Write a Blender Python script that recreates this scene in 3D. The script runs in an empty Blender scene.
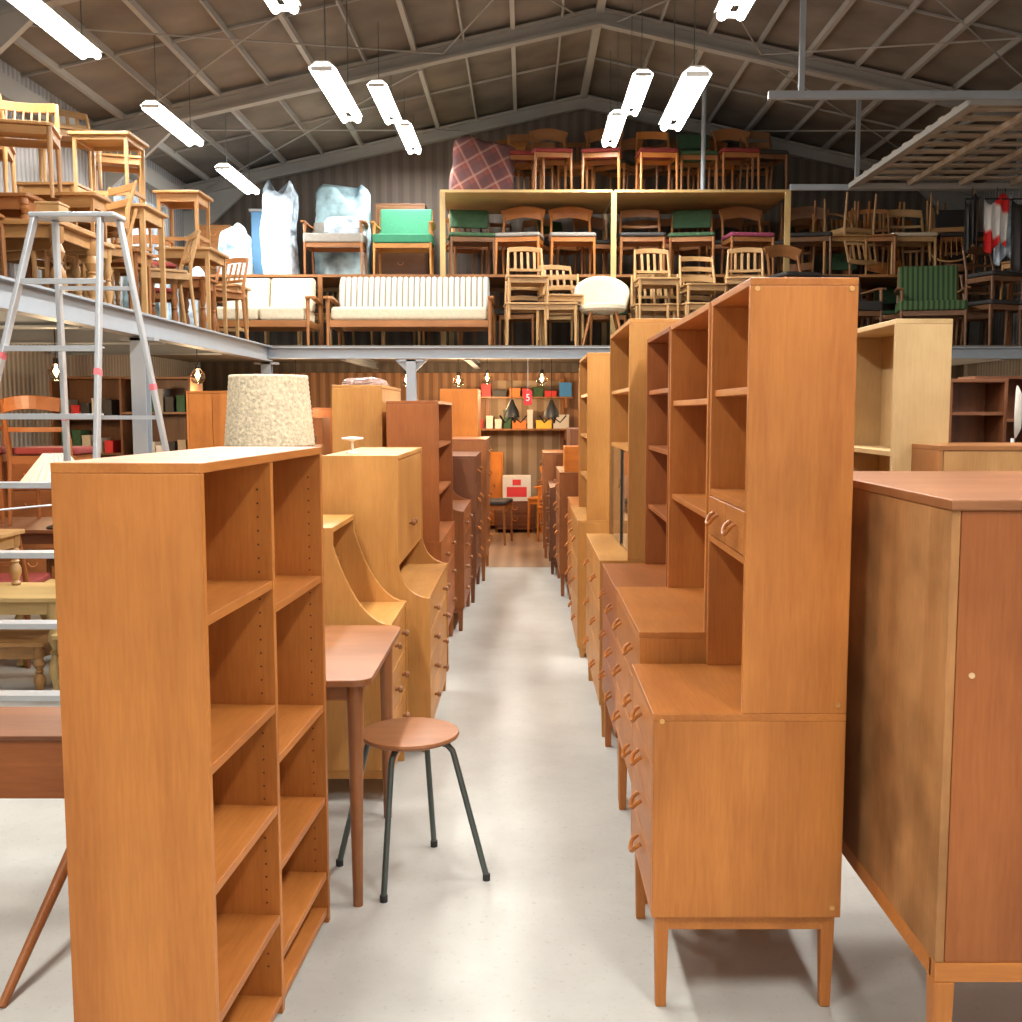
import bpy, bmesh, math, random
from mathutils import Vector, Matrix
random.seed(7)
SC=bpy.context.scene
C=bpy.context.collection
rad=math.radians
try:
    SC.view_settings.view_transform='Standard'
except Exception: pass

# ------------------------------------------------------------------ materials
def newmat(name):
    m=bpy.data.materials.new(name); m.use_nodes=True
    nt=m.node_tree; b=nt.nodes['Principled BSDF']
    return m,nt,b
def plain(name,col,rough=.5,metal=0,noise=0.0,nscale=8,bump=0):
    m,nt,b=newmat(name)
    b.inputs['Roughness'].default_value=rough; b.inputs['Metallic'].default_value=metal
    tc=nt.nodes.new('ShaderNodeTexCoord'); n=nt.nodes.new('ShaderNodeTexNoise'); n.inputs['Scale'].default_value=nscale; n.inputs['Detail'].default_value=5
    nt.links.new(tc.outputs['Object'],n.inputs['Vector'])
    r=nt.nodes.new('ShaderNodeValToRGB'); k=max(noise,.03)
    r.color_ramp.elements[0].position=.3; r.color_ramp.elements[1].position=.7
    r.color_ramp.elements[0].color=tuple(c*(1-k) for c in col)+(1,)
    r.color_ramp.elements[1].color=tuple(min(1,c*(1+k)) for c in col)+(1,)
    nt.links.new(n.outputs['Fac'],r.inputs['Fac']); nt.links.new(r.outputs['Color'],b.inputs['Base Color'])
    if bump:
        bp=nt.nodes.new('ShaderNodeBump'); bp.inputs['Strength'].default_value=bump; bp.inputs['Distance'].default_value=.01
        nt.links.new(n.outputs['Fac'],bp.inputs['Height']); nt.links.new(bp.outputs['Normal'],b.inputs['Normal'])
    return m
def wood(name,a,bc,axis='z',rough=.42,blotch=.24,bs=2.2):
    m,nt,b=newmat(name+'_'+axis); N=nt.nodes.new; L=nt.links.new
    b.inputs['Roughness'].default_value=rough; b.inputs['Specular IOR Level'].default_value=.36
    tc=N('ShaderNodeTexCoord'); oi=N('ShaderNodeObjectInfo')
    mul=N('ShaderNodeVectorMath'); mul.operation='SCALE'; mul.inputs[3].default_value=7.3
    comb=N('ShaderNodeCombineXYZ')
    for i in range(3): L(oi.outputs['Random'],comb.inputs[i])
    L(comb.outputs[0],mul.inputs[0])
    add=N('ShaderNodeVectorMath'); add.operation='ADD'
    L(tc.outputs['Object'],add.inputs[0]); L(mul.outputs[0],add.inputs[1])
    mp=N('ShaderNodeMapping'); L(add.outputs[0],mp.inputs['Vector'])
    sc={'z':(9,9,.8),'x':(.8,9,9),'y':(9,.8,9)}[axis]; mp.inputs['Scale'].default_value=sc
    n=N('ShaderNodeTexNoise'); n.inputs['Scale'].default_value=1.1; n.inputs['Detail'].default_value=7; n.inputs['Distortion'].default_value=.6
    L(mp.outputs[0],n.inputs['Vector'])
    mp2=N('ShaderNodeMapping'); L(add.outputs[0],mp2.inputs['Vector']); mp2.inputs['Scale'].default_value=tuple(12*s for s in sc)
    n2=N('ShaderNodeTexNoise'); n2.inputs['Scale'].default_value=1.2; n2.inputs['Detail'].default_value=3
    L(mp2.outputs[0],n2.inputs['Vector'])
    mx=N('ShaderNodeMath'); mx.operation='MULTIPLY_ADD'; mx.inputs[1].default_value=.35
    sub=N('ShaderNodeMath'); sub.operation='MULTIPLY'; sub.inputs[1].default_value=.65
    L(n.outputs['Fac'],sub.inputs[0]); L(n2.outputs['Fac'],mx.inputs[0]); L(sub.outputs[0],mx.inputs[2])
    r=N('ShaderNodeValToRGB'); r.color_ramp.elements[0].position=.36; r.color_ramp.elements[1].position=.64
    r.color_ramp.elements[0].color=bc+(1,); r.color_ramp.elements[1].color=a+(1,)
    L(mx.outputs[0],r.inputs['Fac'])
    n3=N('ShaderNodeTexNoise'); n3.inputs['Scale'].default_value=bs; n3.inputs['Detail'].default_value=4; L(add.outputs[0],n3.inputs['Vector'])
    r3=N('ShaderNodeValToRGB'); r3.color_ramp.elements[0].position=.35; r3.color_ramp.elements[1].position=.65
    k=1-blotch; r3.color_ramp.elements[0].color=(k,k*.97,k*.93,1); r3.color_ramp.elements[1].color=(1,1,1,1)
    L(n3.outputs['Fac'],r3.inputs['Fac'])
    mm=N('ShaderNodeMix'); mm.data_type='RGBA'; mm.blend_type='MULTIPLY'; mm.inputs[0].default_value=1
    L(r.outputs['Color'],mm.inputs[6]); L(r3.outputs['Color'],mm.inputs[7]); L(mm.outputs[2],b.inputs['Base Color'])
    bp=N('ShaderNodeBump'); bp.inputs['Strength'].default_value=.08; bp.inputs['Distance'].default_value=.004
    L(n2.outputs['Fac'],bp.inputs['Height']); L(bp.outputs['Normal'],b.inputs['Normal'])
    return m
WC={'teak':((.58,.215,.046),(.44,.145,.029)),'light':((.62,.30,.08),(.50,.22,.052)),'red':((.37,.13,.038),(.27,.085,.022)),
    'oak':((.54,.33,.145),(.42,.24,.095)),'birch':((.62,.43,.21),(.54,.36,.165)),'maho':((.22,.08,.032),(.14,.048,.019)),
    'walnut':((.23,.11,.048),(.15,.064,.027)),'orange':((.70,.24,.035),(.58,.18,.026)),'pine':((.60,.42,.18),(.50,.33,.13)),'brown':((.38,.16,.052),(.28,.11,.033)),
    'weather':((.44,.36,.27),(.34,.27,.19)),'warmred':((.42,.135,.034),(.31,.09,.021)),'desk':((.37,.15,.058),(.28,.105,.037)),'midoak':((.50,.27,.10),(.38,.19,.065))}
WD={k:{ax:wood(k,v[0],v[1],ax) for ax in 'zx'} for k,v in WC.items()}
WORN=wood('worn_teak',(.52,.25,.09),(.42,.185,.06),'z',.6,.5,4.5)
M={}
M['steel']=plain('painted_steel',(.30,.33,.36),.5,.1)
M['rafter']=plain('rafter_paint',(.29,.28,.255),.65)
M['purlin']=plain('purlin_paint',(.34,.33,.30),.65)
M['alu']=plain('aluminium',(.47,.48,.49),.42,.4)
M['dark']=plain('dark_metal',(.10,.12,.11),.35,.5)
M['black']=plain('black_iron',(.02,.02,.02),.5,.3)
M['hole']=plain('hole_dark',(.08,.03,.01),.8)
M['brass']=plain('brass',(.7,.42,.15),.35,.9)
M['white']=plain('white_enamel',(.80,.80,.77),.5)
M['putty']=plain('pale_plug',(.72,.48,.26),.6)
M['cream']=plain('cream_fabric',(.54,.46,.33),.9,0,.08,40,.2)
M['green']=plain('green_fabric',(.04,.22,.12),.85,0,.1,40,.2)
M['dgreen']=plain('dark_green_fabric',(.04,.09,.04),.9,0,.2,30,.2)
M['redf']=plain('red_fabric',(.22,.03,.025),.9,0,.1,30,.2)
M['purple']=plain('plum_fabric',(.28,.05,.10),.9,0,.1,30,.2)
M['blackf']=plain('black_leather',(.03,.027,.025),.6)
M['grey']=plain('grey_fabric',(.28,.26,.23),.9,0,.1,30,.2)
M['rope']=plain('woven_rope',(.64,.53,.36),.9,0,.3,60,.8)
M['rubber']=plain('rubber',(.03,.03,.03),.8)
M['pink']=plain('pink_tape',(.70,.16,.18),.6)
M['redp']=plain('red_card',(.62,.03,.03),.6)
M['yell']=plain('yellow_card',(.8,.5,.05),.6)
M['blue']=plain('blue_card',(.05,.25,.6),.6)
M['plastic']=plain('plastic_wrap',(.44,.53,.61),.2,0,.45,11,1.0)
M['bluetarp']=plain('blue_wrap',(.36,.52,.68),.3,0,.8,4,.7)
M['bluebox']=plain('blue_panel',(.10,.26,.45),.5)
M['carton']=plain('white_carton',(.66,.60,.52),.8)
M['glasspane']=plain('smoked_glass',(.10,.08,.06),.05)
M['orangebox']=plain('orange_card',(.6,.18,.03),.6)
def emis(name,col,st):
    m,nt,b=newmat(name); b.inputs['Base Color'].default_value=col+(1,); b.inputs['Emission Color'].default_value=col+(1,); b.inputs['Emission Strength'].default_value=st
    return m
M['tube']=emis('fluorescent_tube',(1,1,.97),22)
M['bulb']=emis('filament_glow',(1,.66,.28),14)
m,nt,b=newmat('clear_glass'); b.inputs['Transmission Weight'].default_value=1; b.inputs['Roughness'].default_value=.02; b.inputs['IOR'].default_value=1.15; b.inputs['Base Color'].default_value=(1,.96,.9,1); M['glass']=m
def stripes(name,c1,c2,scale,axis='X',rough=.8,bump=0,dist=0,p0=.35,p1=.55):
    m,nt,b=newmat(name); b.inputs['Roughness'].default_value=rough
    tc=nt.nodes.new('ShaderNodeTexCoord'); w=nt.nodes.new('ShaderNodeTexWave'); w.bands_direction=axis; w.inputs['Scale'].default_value=scale; w.inputs['Distortion'].default_value=dist
    nt.links.new(tc.outputs['Object'],w.inputs['Vector'])
    r=nt.nodes.new('ShaderNodeValToRGB'); r.color_ramp.elements[0].color=c1+(1,); r.color_ramp.elements[1].color=c2+(1,); r.color_ramp.elements[0].position=p0; r.color_ramp.elements[1].position=p1
    nt.links.new(w.outputs['Fac'],r.inputs['Fac']); nt.links.new(r.outputs['Color'],b.inputs['Base Color'])
    if bump:
        bp=nt.nodes.new('ShaderNodeBump'); bp.inputs['Strength'].default_value=bump; bp.inputs['Distance'].default_value=.02
        nt.links.new(w.outputs['Fac'],bp.inputs['Height']); nt.links.new(bp.outputs['Normal'],b.inputs['Normal'])
    return m
M['sofastripe']=stripes('white_ribbed_fabric',(.26,.24,.19),(.60,.56,.47),5.0,'X',.9,.5,0,.05,.45)
M['gstripe']=stripes('green_striped_fabric',(.02,.05,.02),(.07,.13,.04),6,'X',.9)
M['flag']=stripes('red_white_cloth',(.65,.02,.02),(.75,.75,.72),1.0,'DIAGONAL',.9,0,1.5)
M['plank']=stripes('wall_planks',(.10,.078,.062),(.135,.105,.082),2.2,'X',.75,.3)
M['plankw']=stripes('warm_planks',(.22,.10,.042),(.34,.17,.075),2.6,'X',.6,.3)
M['doorp']=stripes('door_boards',(.26,.16,.08),(.40,.28,.17),1.6,'X',.6,.3)
M['corr']=stripes('corrugated_wall',(.22,.21,.205),(.32,.31,.30),4,'Y',.6,.5)
M['decks']=stripes('deck_boards',(.14,.115,.09),(.28,.23,.17),1.2,'Y',.8)
def plaid():
    m,nt,b=newmat('plaid_wool'); b.inputs['Roughness'].default_value=.95; N=nt.nodes.new; L=nt.links.new
    tc=N('ShaderNodeTexCoord'); mp=N('ShaderNodeMapping'); mp.inputs['Rotation'].default_value=(0,rad(28),0); L(tc.outputs['Object'],mp.inputs['Vector'])
    base=N('ShaderNodeRGB'); base.outputs[0].default_value=(.17,.045,.035,1); col=base.outputs[0]
    for d,sc,c,lo in (('X',1.7,(.06,.035,.04),.5),('Z',1.7,(.06,.035,.04),.5),('X',1.7,(.30,.19,.15),.965),('Z',1.7,(.30,.19,.15),.965)):
        w=N('ShaderNodeTexWave'); w.bands_direction=d; w.inputs['Scale'].default_value=sc; w.inputs['Phase Offset'].default_value=0 if lo<.9 else 2.4
        L(mp.outputs[0],w.inputs['Vector'])
        gt=N('ShaderNodeMath'); gt.operation='GREATER_THAN'; gt.inputs[1].default_value=lo; L(w.outputs['Fac'],gt.inputs[0])
        k=N('ShaderNodeMath'); k.operation='MULTIPLY'; k.inputs[1].default_value=.5; L(gt.outputs[0],k.inputs[0])
        mx=N('ShaderNodeMix'); mx.data_type='RGBA'; L(k.outputs[0],mx.inputs[0]); L(col,mx.inputs[6]); mx.inputs[7].default_value=c+(1,); col=mx.outputs[2]
    L(col,b.inputs['Base Color'])
    return m
M['plaid']=plaid()
def floor_mat():
    m,nt,b=newmat('floor_concrete'); b.inputs['Roughness'].default_value=.5; b.inputs['Specular IOR Level'].default_value=.35
    tc=nt.nodes.new('ShaderNodeTexCoord')
    n=nt.nodes.new('ShaderNodeTexNoise'); n.inputs['Scale'].default_value=1.3; n.inputs['Detail'].default_value=9; n.inputs['Roughness'].default_value=.65
    nt.links.new(tc.outputs['Object'],n.inputs['Vector'])
    r=nt.nodes.new('ShaderNodeValToRGB'); r.color_ramp.elements[0].color=(.41,.40,.36,1); r.color_ramp.elements[1].color=(.54,.53,.485,1); r.color_ramp.elements[0].position=.3; r.color_ramp.elements[1].position=.65
    nt.links.new(n.outputs['Fac'],r.inputs['Fac'])
    n2=nt.nodes.new('ShaderNodeTexNoise'); n2.inputs['Scale'].default_value=60; n2.inputs['Detail'].default_value=2
    nt.links.new(tc.outputs['Object'],n2.inputs['Vector'])
    r2=nt.nodes.new('ShaderNodeValToRGB'); r2.color_ramp.elements[0].position=.27; r2.color_ramp.elements[1].position=.38
    r2.color_ramp.elements[0].color=(.75,.74,.71,1); r2.color_ramp.elements[1].color=(1,1,1,1)
    nt.links.new(n2.outputs['Fac'],r2.inputs['Fac'])
    mu=nt.nodes.new('ShaderNodeMix'); mu.data_type='RGBA'; mu.blend_type='MULTIPLY'; mu.inputs[0].default_value=.6
    nt.links.new(r.outputs['Color'],mu.inputs[6]); nt.links.new(r2.outputs['Color'],mu.inputs[7])
    w=nt.nodes.new('ShaderNodeTexWave'); w.bands_direction='X'; w.inputs['Scale'].default_value=2.2; w.inputs['Distortion'].default_value=.3
    nt.links.new(tc.outputs['Object'],w.inputs['Vector'])
    r3=nt.nodes.new('ShaderNodeValToRGB'); r3.color_ramp.elements[0].color=(.26,.15,.085,1); r3.color_ramp.elements[1].color=(.36,.22,.13,1)
    nt.links.new(w.outputs['Fac'],r3.inputs['Fac'])
    sx=nt.nodes.new('ShaderNodeSeparateXYZ'); nt.links.new(tc.outputs['Object'],sx.inputs[0])
    g=nt.nodes.new('ShaderNodeMath'); g.operation='GREATER_THAN'; g.inputs[1].default_value=9.75; nt.links.new(sx.outputs['Y'],g.inputs[0])
    mx=nt.nodes.new('ShaderNodeMix'); mx.data_type='RGBA'; nt.links.new(g.outputs[0],mx.inputs[0]); nt.links.new(mu.outputs[2],mx.inputs[6]); nt.links.new(r3.outputs['Color'],mx.inputs[7])
    nt.links.new(mx.outputs[2],b.inputs['Base Color'])
    return m
M['floor']=floor_mat()
M['ceil']=plain('ceiling_board',(.155,.132,.105),.85,0,.38,1.6)

# ------------------------------------------------------------------ geometry
class G:
    def __init__(s): s.bm=bmesh.new()
    def box(s,x0,x1,y0,y1,z0,z1):
        vs=[s.bm.verts.new(p) for p in ((x0,y0,z0),(x1,y0,z0),(x1,y1,z0),(x0,y1,z0),(x0,y0,z1),(x1,y0,z1),(x1,y1,z1),(x0,y1,z1))]
        for f in ((3,2,1,0),(4,5,6,7),(0,1,5,4),(1,2,6,5),(2,3,7,6),(3,0,4,7)): s.bm.faces.new([vs[i] for i in f])
        return s
    def sweep(s,pts,r=.01,n=8,rect=None,radii=None,closed=False):
        pts=[Vector(p) for p in pts]; N=len(pts); T=[]
        for i in range(N):
            if closed: t=pts[(i+1)%N]-pts[i-1]
            elif i==0: t=pts[1]-pts[0]
            elif i==N-1: t=pts[-1]-pts[-2]
            else: t=(pts[i]-pts[i-1]).normalized()+(pts[i+1]-pts[i]).normalized()
            T.append(t.normalized())
        ref=Vector((0,0,1)) if abs(T[0].z)<.9 else Vector((1,0,0))
        side=T[0].cross(ref).normalized(); rings=[]
        for i in range(N):
            if i: side=T[i-1].rotation_difference(T[i])@side
            side=(side-T[i]*side.dot(T[i])).normalized(); up=side.cross(T[i])
            k=radii[i] if radii else r
            if rect:
                q=radii[i] if radii else 1
                off=[(a*rect[0]/2*q,b*rect[1]/2*q) for a,b in ((-1,-1),(1,-1),(1,1),(-1,1))]
            else: off=[(k*math.cos(2*math.pi*j/n),k*math.sin(2*math.pi*j/n)) for j in range(n)]
            rings.append([s.bm.verts.new(pts[i]+side*a+up*b) for a,b in off])
        m=len(rings[0])
        for i in range(N if closed else N-1):
            A=rings[i];B=rings[(i+1)%N]
            for j in range(m): s.bm.faces.new((A[j],A[(j+1)%m],B[(j+1)%m],B[j]))
        if not closed: s.bm.faces.new(rings[0][::-1]); s.bm.faces.new(rings[-1])
        return s
    def cyl(s,p0,p1,r0,r1=None,n=12): return s.sweep([p0,p1],n=n,radii=[r0,r0 if r1 is None else r1])
    def prism(s,pts,axis,a,b):
        def P(p,c):
            return {'x':(c,p[0],p[1]),'y':(p[0],c,p[1]),'z':(p[0],p[1],c)}[axis]
        A=[s.bm.verts.new(P(p,a)) for p in pts]; B=[s.bm.verts.new(P(p,b)) for p in pts]; n=len(pts)
        s.bm.faces.new(A[::-1]); s.bm.faces.new(B)
        for i in range(n): s.bm.faces.new((A[i],A[(i+1)%n],B[(i+1)%n],B[i]))
        return s
    def lathe(s,prof,c=(0,0),n=16,cap=True):
        R=[[s.bm.verts.new((c[0]+r*math.cos(2*math.pi*j/n),c[1]+r*math.sin(2*math.pi*j/n),z)) for j in range(n)] for r,z in prof]
        for i in range(len(R)-1):
            for j in range(n): s.bm.faces.new((R[i][j],R[i][(j+1)%n],R[i+1][(j+1)%n],R[i+1][j]))
        if cap: s.bm.faces.new(R[0][::-1]); s.bm.faces.new(R[-1])
        return s
    def rbox(s,x0,x1,y0,y1,z0,z1,r=.03,n=5):
        pts=[]
        for cx,cy,a0 in ((x1-r,y1-r,0),(x0+r,y1-r,90),(x0+r,y0+r,180),(x1-r,y0+r,270)):
            for k in range(n+1):
                a=rad(a0+90*k/n); pts.append((cx+r*math.cos(a),cy+r*math.sin(a)))
        return s.prism(pts,'z',z0,z1)
def fin(g,name,mat,par=None,label=None,bev=0,sm=False,seg=2):
    bmesh.ops.recalc_face_normals(g.bm,faces=g.bm.faces)
    me=bpy.data.meshes.new(name); g.bm.to_mesh(me); g.bm.free(); me.materials.append(mat)
    if sm:
        for p in me.polygons: p.use_smooth=True
        me.set_sharp_from_angle(angle=rad(42))
    o=bpy.data.objects.new(name,me); C.objects.link(o)
    if par: o.parent=par
    if label: o['label']=label
    if bev:
        b=o.modifiers.new('bevel','BEVEL'); b.width=bev; b.segments=seg; b.limit_method='ANGLE'
    return o
def thing(name,label,cat,loc=(0,0,0),rz=0,group=None):
    e=bpy.data.objects.new(name,None); e.empty_display_size=.1; C.objects.link(e)
    e.location=loc; e.rotation_euler=(0,0,rad(rz)); e['label']=label; e['category']=cat
    if group: e['group']=group
    return e
def clone(th,loc,rz=0,label=None,group=None,rot=None):
    kids={}
    def gather(o):
        kids[o.name]=list(o.children)
        for c in o.children: gather(c)
    gather(th)
    def cp(o,par):
        n=o.copy(); C.objects.link(n)
        if par: n.parent=par
        for c in kids[o.name]: cp(c,n)
        return n
    n=cp(th,None); n.location=loc; n.rotation_euler=rot if rot else (0,0,rad(rz))
    if label: n['label']=label
    if group: n['group']=group
    return n
def struct(o): o['kind']='structure'; return o

# ------------------------------------------------------------------ shell
XL,XR,YB,YF=-4.26,5.72,13.6,-1.6
RX,RZ,SL=.73,5.4,.22
def cz(x): return RZ-SL*abs(x-RX)
struct(fin(G().box(XL-.1,XR+.1,YF-.1,YB+.1,-.1,0),'floor',M['floor']))
g=G()
g.prism([(XL-.1,cz(XL-.1)),(RX,RZ),(XR+.1,cz(XR+.1)),(XR+.1,cz(XR)+.1),(RX,RZ+.12),(XL-.1,cz(XL)+.1)],'y',YF-.1,YB+.1)
struct(fin(g,'ceiling',M['ceil']))
pent=[(XL,0),(XR,0),(XR,cz(XR)),(RX,RZ),(XL,cz(XL))]
struct(fin(G().prism(pent,'y',YB,YB+.1),'wall_back',M['plank']))
struct(fin(G().prism(pent,'y',YF-.1,YF),'wall_front',M['white']))
struct(fin(G().box(XL-.1,XL,YF,YB,0,cz(XL)),'wall_left',M['corr']))
struct(fin(G().box(XR,XR+.1,YF,YB,0,cz(XR)),'wall_right',M['corr']))
tn=[0]
def trim(g,mat,**k):
    tn[0]+=1; return struct(fin(g,'trim_%d'%tn[0],mat,**k))
trim(G().box(-3.5,3.2,YB-.03,YB,0,1.95),M['plankw'])
for y in (1.6,4.7,7.7,10.65,13.45):
    g=G()
    for sx in (XL,XR):
        for dz,hh in ((.0,.03),(-.13,.03)):
            g.sweep([(sx,y,cz(sx)-.05+dz),(RX,y,RZ-.05+dz)],rect=(.10,hh))
        g.sweep([(sx,y,cz(sx)-.115),(RX,y,RZ-.115)],rect=(.02,.13))
    g.prism([(XL,cz(XL)-.8),(XL,cz(XL)-.2),(XL+.9,cz(XL+.9)-.2)],'y',y-.03,y+.03)
    g.prism([(XR,cz(XR)-.8),(XR,cz(XR)-.2),(XR-.9,cz(XR-.9)-.2)],'y',y-.03,y+.03)
    g.box(XL,XL+.12,y-.06,y+.06,0 if y>12 else 2.2,cz(XL)-.2)
    g.box(XR-.12,XR,y-.06,y+.06,0,cz(XR)-.2)
    trim(g,M['rafter'])
x=XL+.3; kk=0
while x<XR-.2:
    if abs(x-RX)>.12:
        h_=.022 if kk%2==0 else .010
        trim(G().box(x-h_,x+h_,YF,YB,cz(x)-.06,cz(x)+.0),M['purlin'] if kk%2==0 else M['rafter'])
    x+=.48; kk+=1
trim(G().box(RX-.04,RX+.04,YF,YB,RZ-.08,RZ),M['purlin'])
for y in (9.2,12.1):
    g=G()
    for sx in (XL,XR): g.sweep([(sx,y,cz(sx)-.022),(RX,y,RZ-.022)],rect=(.02,.02))
    trim(g,M['rafter'])
for a,b,y0,y1 in ((XL+.3,-.8,7.8,10.6),(-.8,XL+.3,7.8,10.6),(XL+.3,-.8,10.7,13.4),(-.8,XL+.3,10.7,13.4),(2.3,XR-.3,7.8,10.6),(XR-.3,2.3,7.8,10.6),(2.3,XR-.3,10.7,13.4),(XR-.3,2.3,10.7,13.4),(-.8,.6,7.8,10.6),(.6,-.8,7.8,10.6),(.9,2.3,7.8,10.6),(2.3,.9,7.8,10.6)):
    trim(G().cyl((a,y0,cz(a)-.14),(b,y1,cz(b)-.14),.008,n=6),M['rafter'])
trim(G().box(XL,XL+.12,YF,YB,cz(XL)-.35,cz(XL)-.17),M['rafter'])
struct(fin(G().box(XL,XL+.03,11.0,12.6,2.9,3.8),'window_1',M['plastic']))
for yy in (11.0,11.8,12.6): trim(G().box(XL,XL+.06,yy-.03,yy+.03,2.85,3.85),M['alu'])
struct(fin(G().box(-.45,.45,YB-.07,YB-.03,0,1.85),'door_1',M['doorp']))
for xx in (-.5,.45): trim(G().box(xx,xx+.05,YB-.1,YB-.03,0,1.88),WD['brown']['z'])

# ------------------------------------------------------------------ mezzanine
DZ=2.14; MX=XL+.02; MR=XR-.02
mz=thing('mezzanine','grey steel mezzanine with plank deck carrying stored chairs and sofas','mezzanine',(0,0,0))
fin(G().prism([(MX,3.2),(-2.72,3.2),(-2.72,11.05),(MR,11.05),(MR,YB-.02),(MX,YB-.02)],'z',2.08,DZ),'deck',M['decks'],mz)
def ibeam(axis,c,a,b,z0,z1,w=.1):
    g=G()
    for q in ((z0,z0+.014,w),(z1-.014,z1,w),(z0+.014,z1-.014,.012)):
        if axis=='y': g.box(c-q[2]/2,c+q[2]/2,a,b,q[0],q[1])
        else: g.box(a,b,c-q[2]/2,c+q[2]/2,q[0],q[1])
    return g
fin(ibeam('y',-2.67,3.2,11.0,1.97,2.13),'beam',M['steel'],mz)
fin(ibeam('x',11.0,-2.67,MR,2.0,2.12),'beam',M['steel'],mz)
for yy in (5,6.5,8,9.5): fin(ibeam('x',yy,MX,-2.72,1.96,2.08,.07),'beam',M['steel'],mz)
for xx in (-1.9,-.6,.8,2.2,3.6,5): fin(ibeam('y',xx,11.06,YB-.12,1.99,2.08,.07),'beam',M['steel'],mz)
def column(x,y,z1):
    g=G(); g.box(x-.05,x+.05,y-.05,y-.042,0,z1).box(x-.05,x+.05,y+.042,y+.05,0,z1).box(x-.005,x+.005,y-.042,y+.042,0,z1).box(x-.1,x+.1,y-.1,y+.1,0,.012).box(x-.12,x+.12,y-.05,y+.05,z1-.02,z1)
    fin(g,'column',M['steel'],mz)
for x,y,z in ((-2.67,7.35,1.96),(-2.67,10.95,1.96),(-1.18,11.0,1.99),(2.4,11.0,1.99),(5.3,11.0,1.99)): column(x,y,z)
for x in (-1.18,2.4):
    for s_ in (-1,1): fin(G().prism([(x+s_*.17,1.99),(x+s_*.05,1.99),(x+s_*.05,1.87)],'y',10.98,11.02),'bracket',M['steel'],mz)

rk=thing('storage_rack','pale pine two-tier storage rack on the mezzanine full of chairs','rack',(0,0,DZ))
T1,T2=2.99,3.92
for x0,x1,wk in ((-3.7,-.94,'brown'),(-.93,.98,'brown'),(1.0,2.92,'brown'),(2.94,5.5,'brown')):
    fin(G().box(x0,x1,12.0,13.3,T1-.03-DZ,T1-DZ),'shelf',WD[wk]['x'],rk)
for x0,x1 in ((-.95,.98),(1.0,2.97)):
    fin(G().box(x0,x1,12.0,13.3,T2-.03-DZ,T2-DZ),'shelf',WD['pine']['x'],rk)
for x in (-.92,.99,2.93):
    for y in (11.98,13.3): fin(G().box(x-.03,x+.03,y-.02,y+.02,0,T2-.03-DZ),'post',WD['pine']['z'],rk)
for x in (-3.65,-2.3,4.3,5.45):
    for y in (11.98,13.3): fin(G().box(x-.025,x+.025,y-.02,y+.02,0,T1-.03-DZ),'post',WD['brown']['z'],rk)

# ------------------------------------------------------------------ furniture makers
def arc_pull(par,x,z,y=0,mat=None,r=.032):
    pts=[(x+r*math.cos(a),y-.004-(.022*math.sin(a)**.5 if math.sin(a)>1e-6 else 0),z-r*.9*math.sin(a)) for a in [math.pi*k/8 for k in range(9)]]
    return fin(G().sweep(pts,.0055,6),'handle',mat or WD['teak']['x'],par,sm=True)
def knob(par,x,z,y=0,mat=None,r=.014):
    return fin(G().sweep([(x,y,z),(x,y-.012,z),(x,y-.016,z),(x,y-.028,z)],n=10,radii=[r*.5,r*.5,r,r*.8]),'knob',mat or WD['brown']['x'],par,sm=True)
def drawers(th,wd,x0,x1,z0,z1,rows,cols=1,pull='loop',y=0,n=1,depth=.2):
    h=(z1-z0)/rows; w=(x1-x0)/cols
    for i in range(rows):
        for j in range(cols):
            a=x0+j*w+.002;b=x0+(j+1)*w-.002;c=z0+i*h+.0025;d=z0+(i+1)*h-.0025
            o=fin(G().box(a,b,y,y+.018,c,d).box(a+.01,b-.01,y+.018,y+depth,c+.01,d-.01),'drawer',wd['x'],th,bev=.0015,seg=1)
            xs=[(a+b)/2] if n==1 else [a+(b-a)*.25,a+(b-a)*.75]
            for xx in xs:
                if pull=='loop': arc_pull(o,xx,(c+d)/2+.015,y)
                elif pull=='knob': knob(o,xx,(c+d)/2,y)
def legs4(th,wd,w,D,leg,t=.034,inset=.01,taper=.75,frame=True,splay=0):
    if frame and leg>.05:
        fin(G().box(-w+.03,w-.03,.012,.035,leg-.035,leg).box(-w+.03,w-.03,D-.035,D-.012,leg-.035,leg).box(-w+.012,-w+.035,.012,D-.012,leg-.035,leg).box(w-.035,w-.012,.012,D-.012,leg-.035,leg),'base_frame',wd['x'],th)
    for sx in (-1,1):
        for y in (inset+t/2,D-inset-t/2):
            sy=-1 if y<D/2 else 1
            fin(G().sweep([(sx*(w-inset-t/2+splay),y+sy*splay,0),(sx*(w-inset-t/2),y,leg)],rect=(t,t),radii=[taper,1]),'leg',wd['z'],th,bev=.003)
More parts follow.
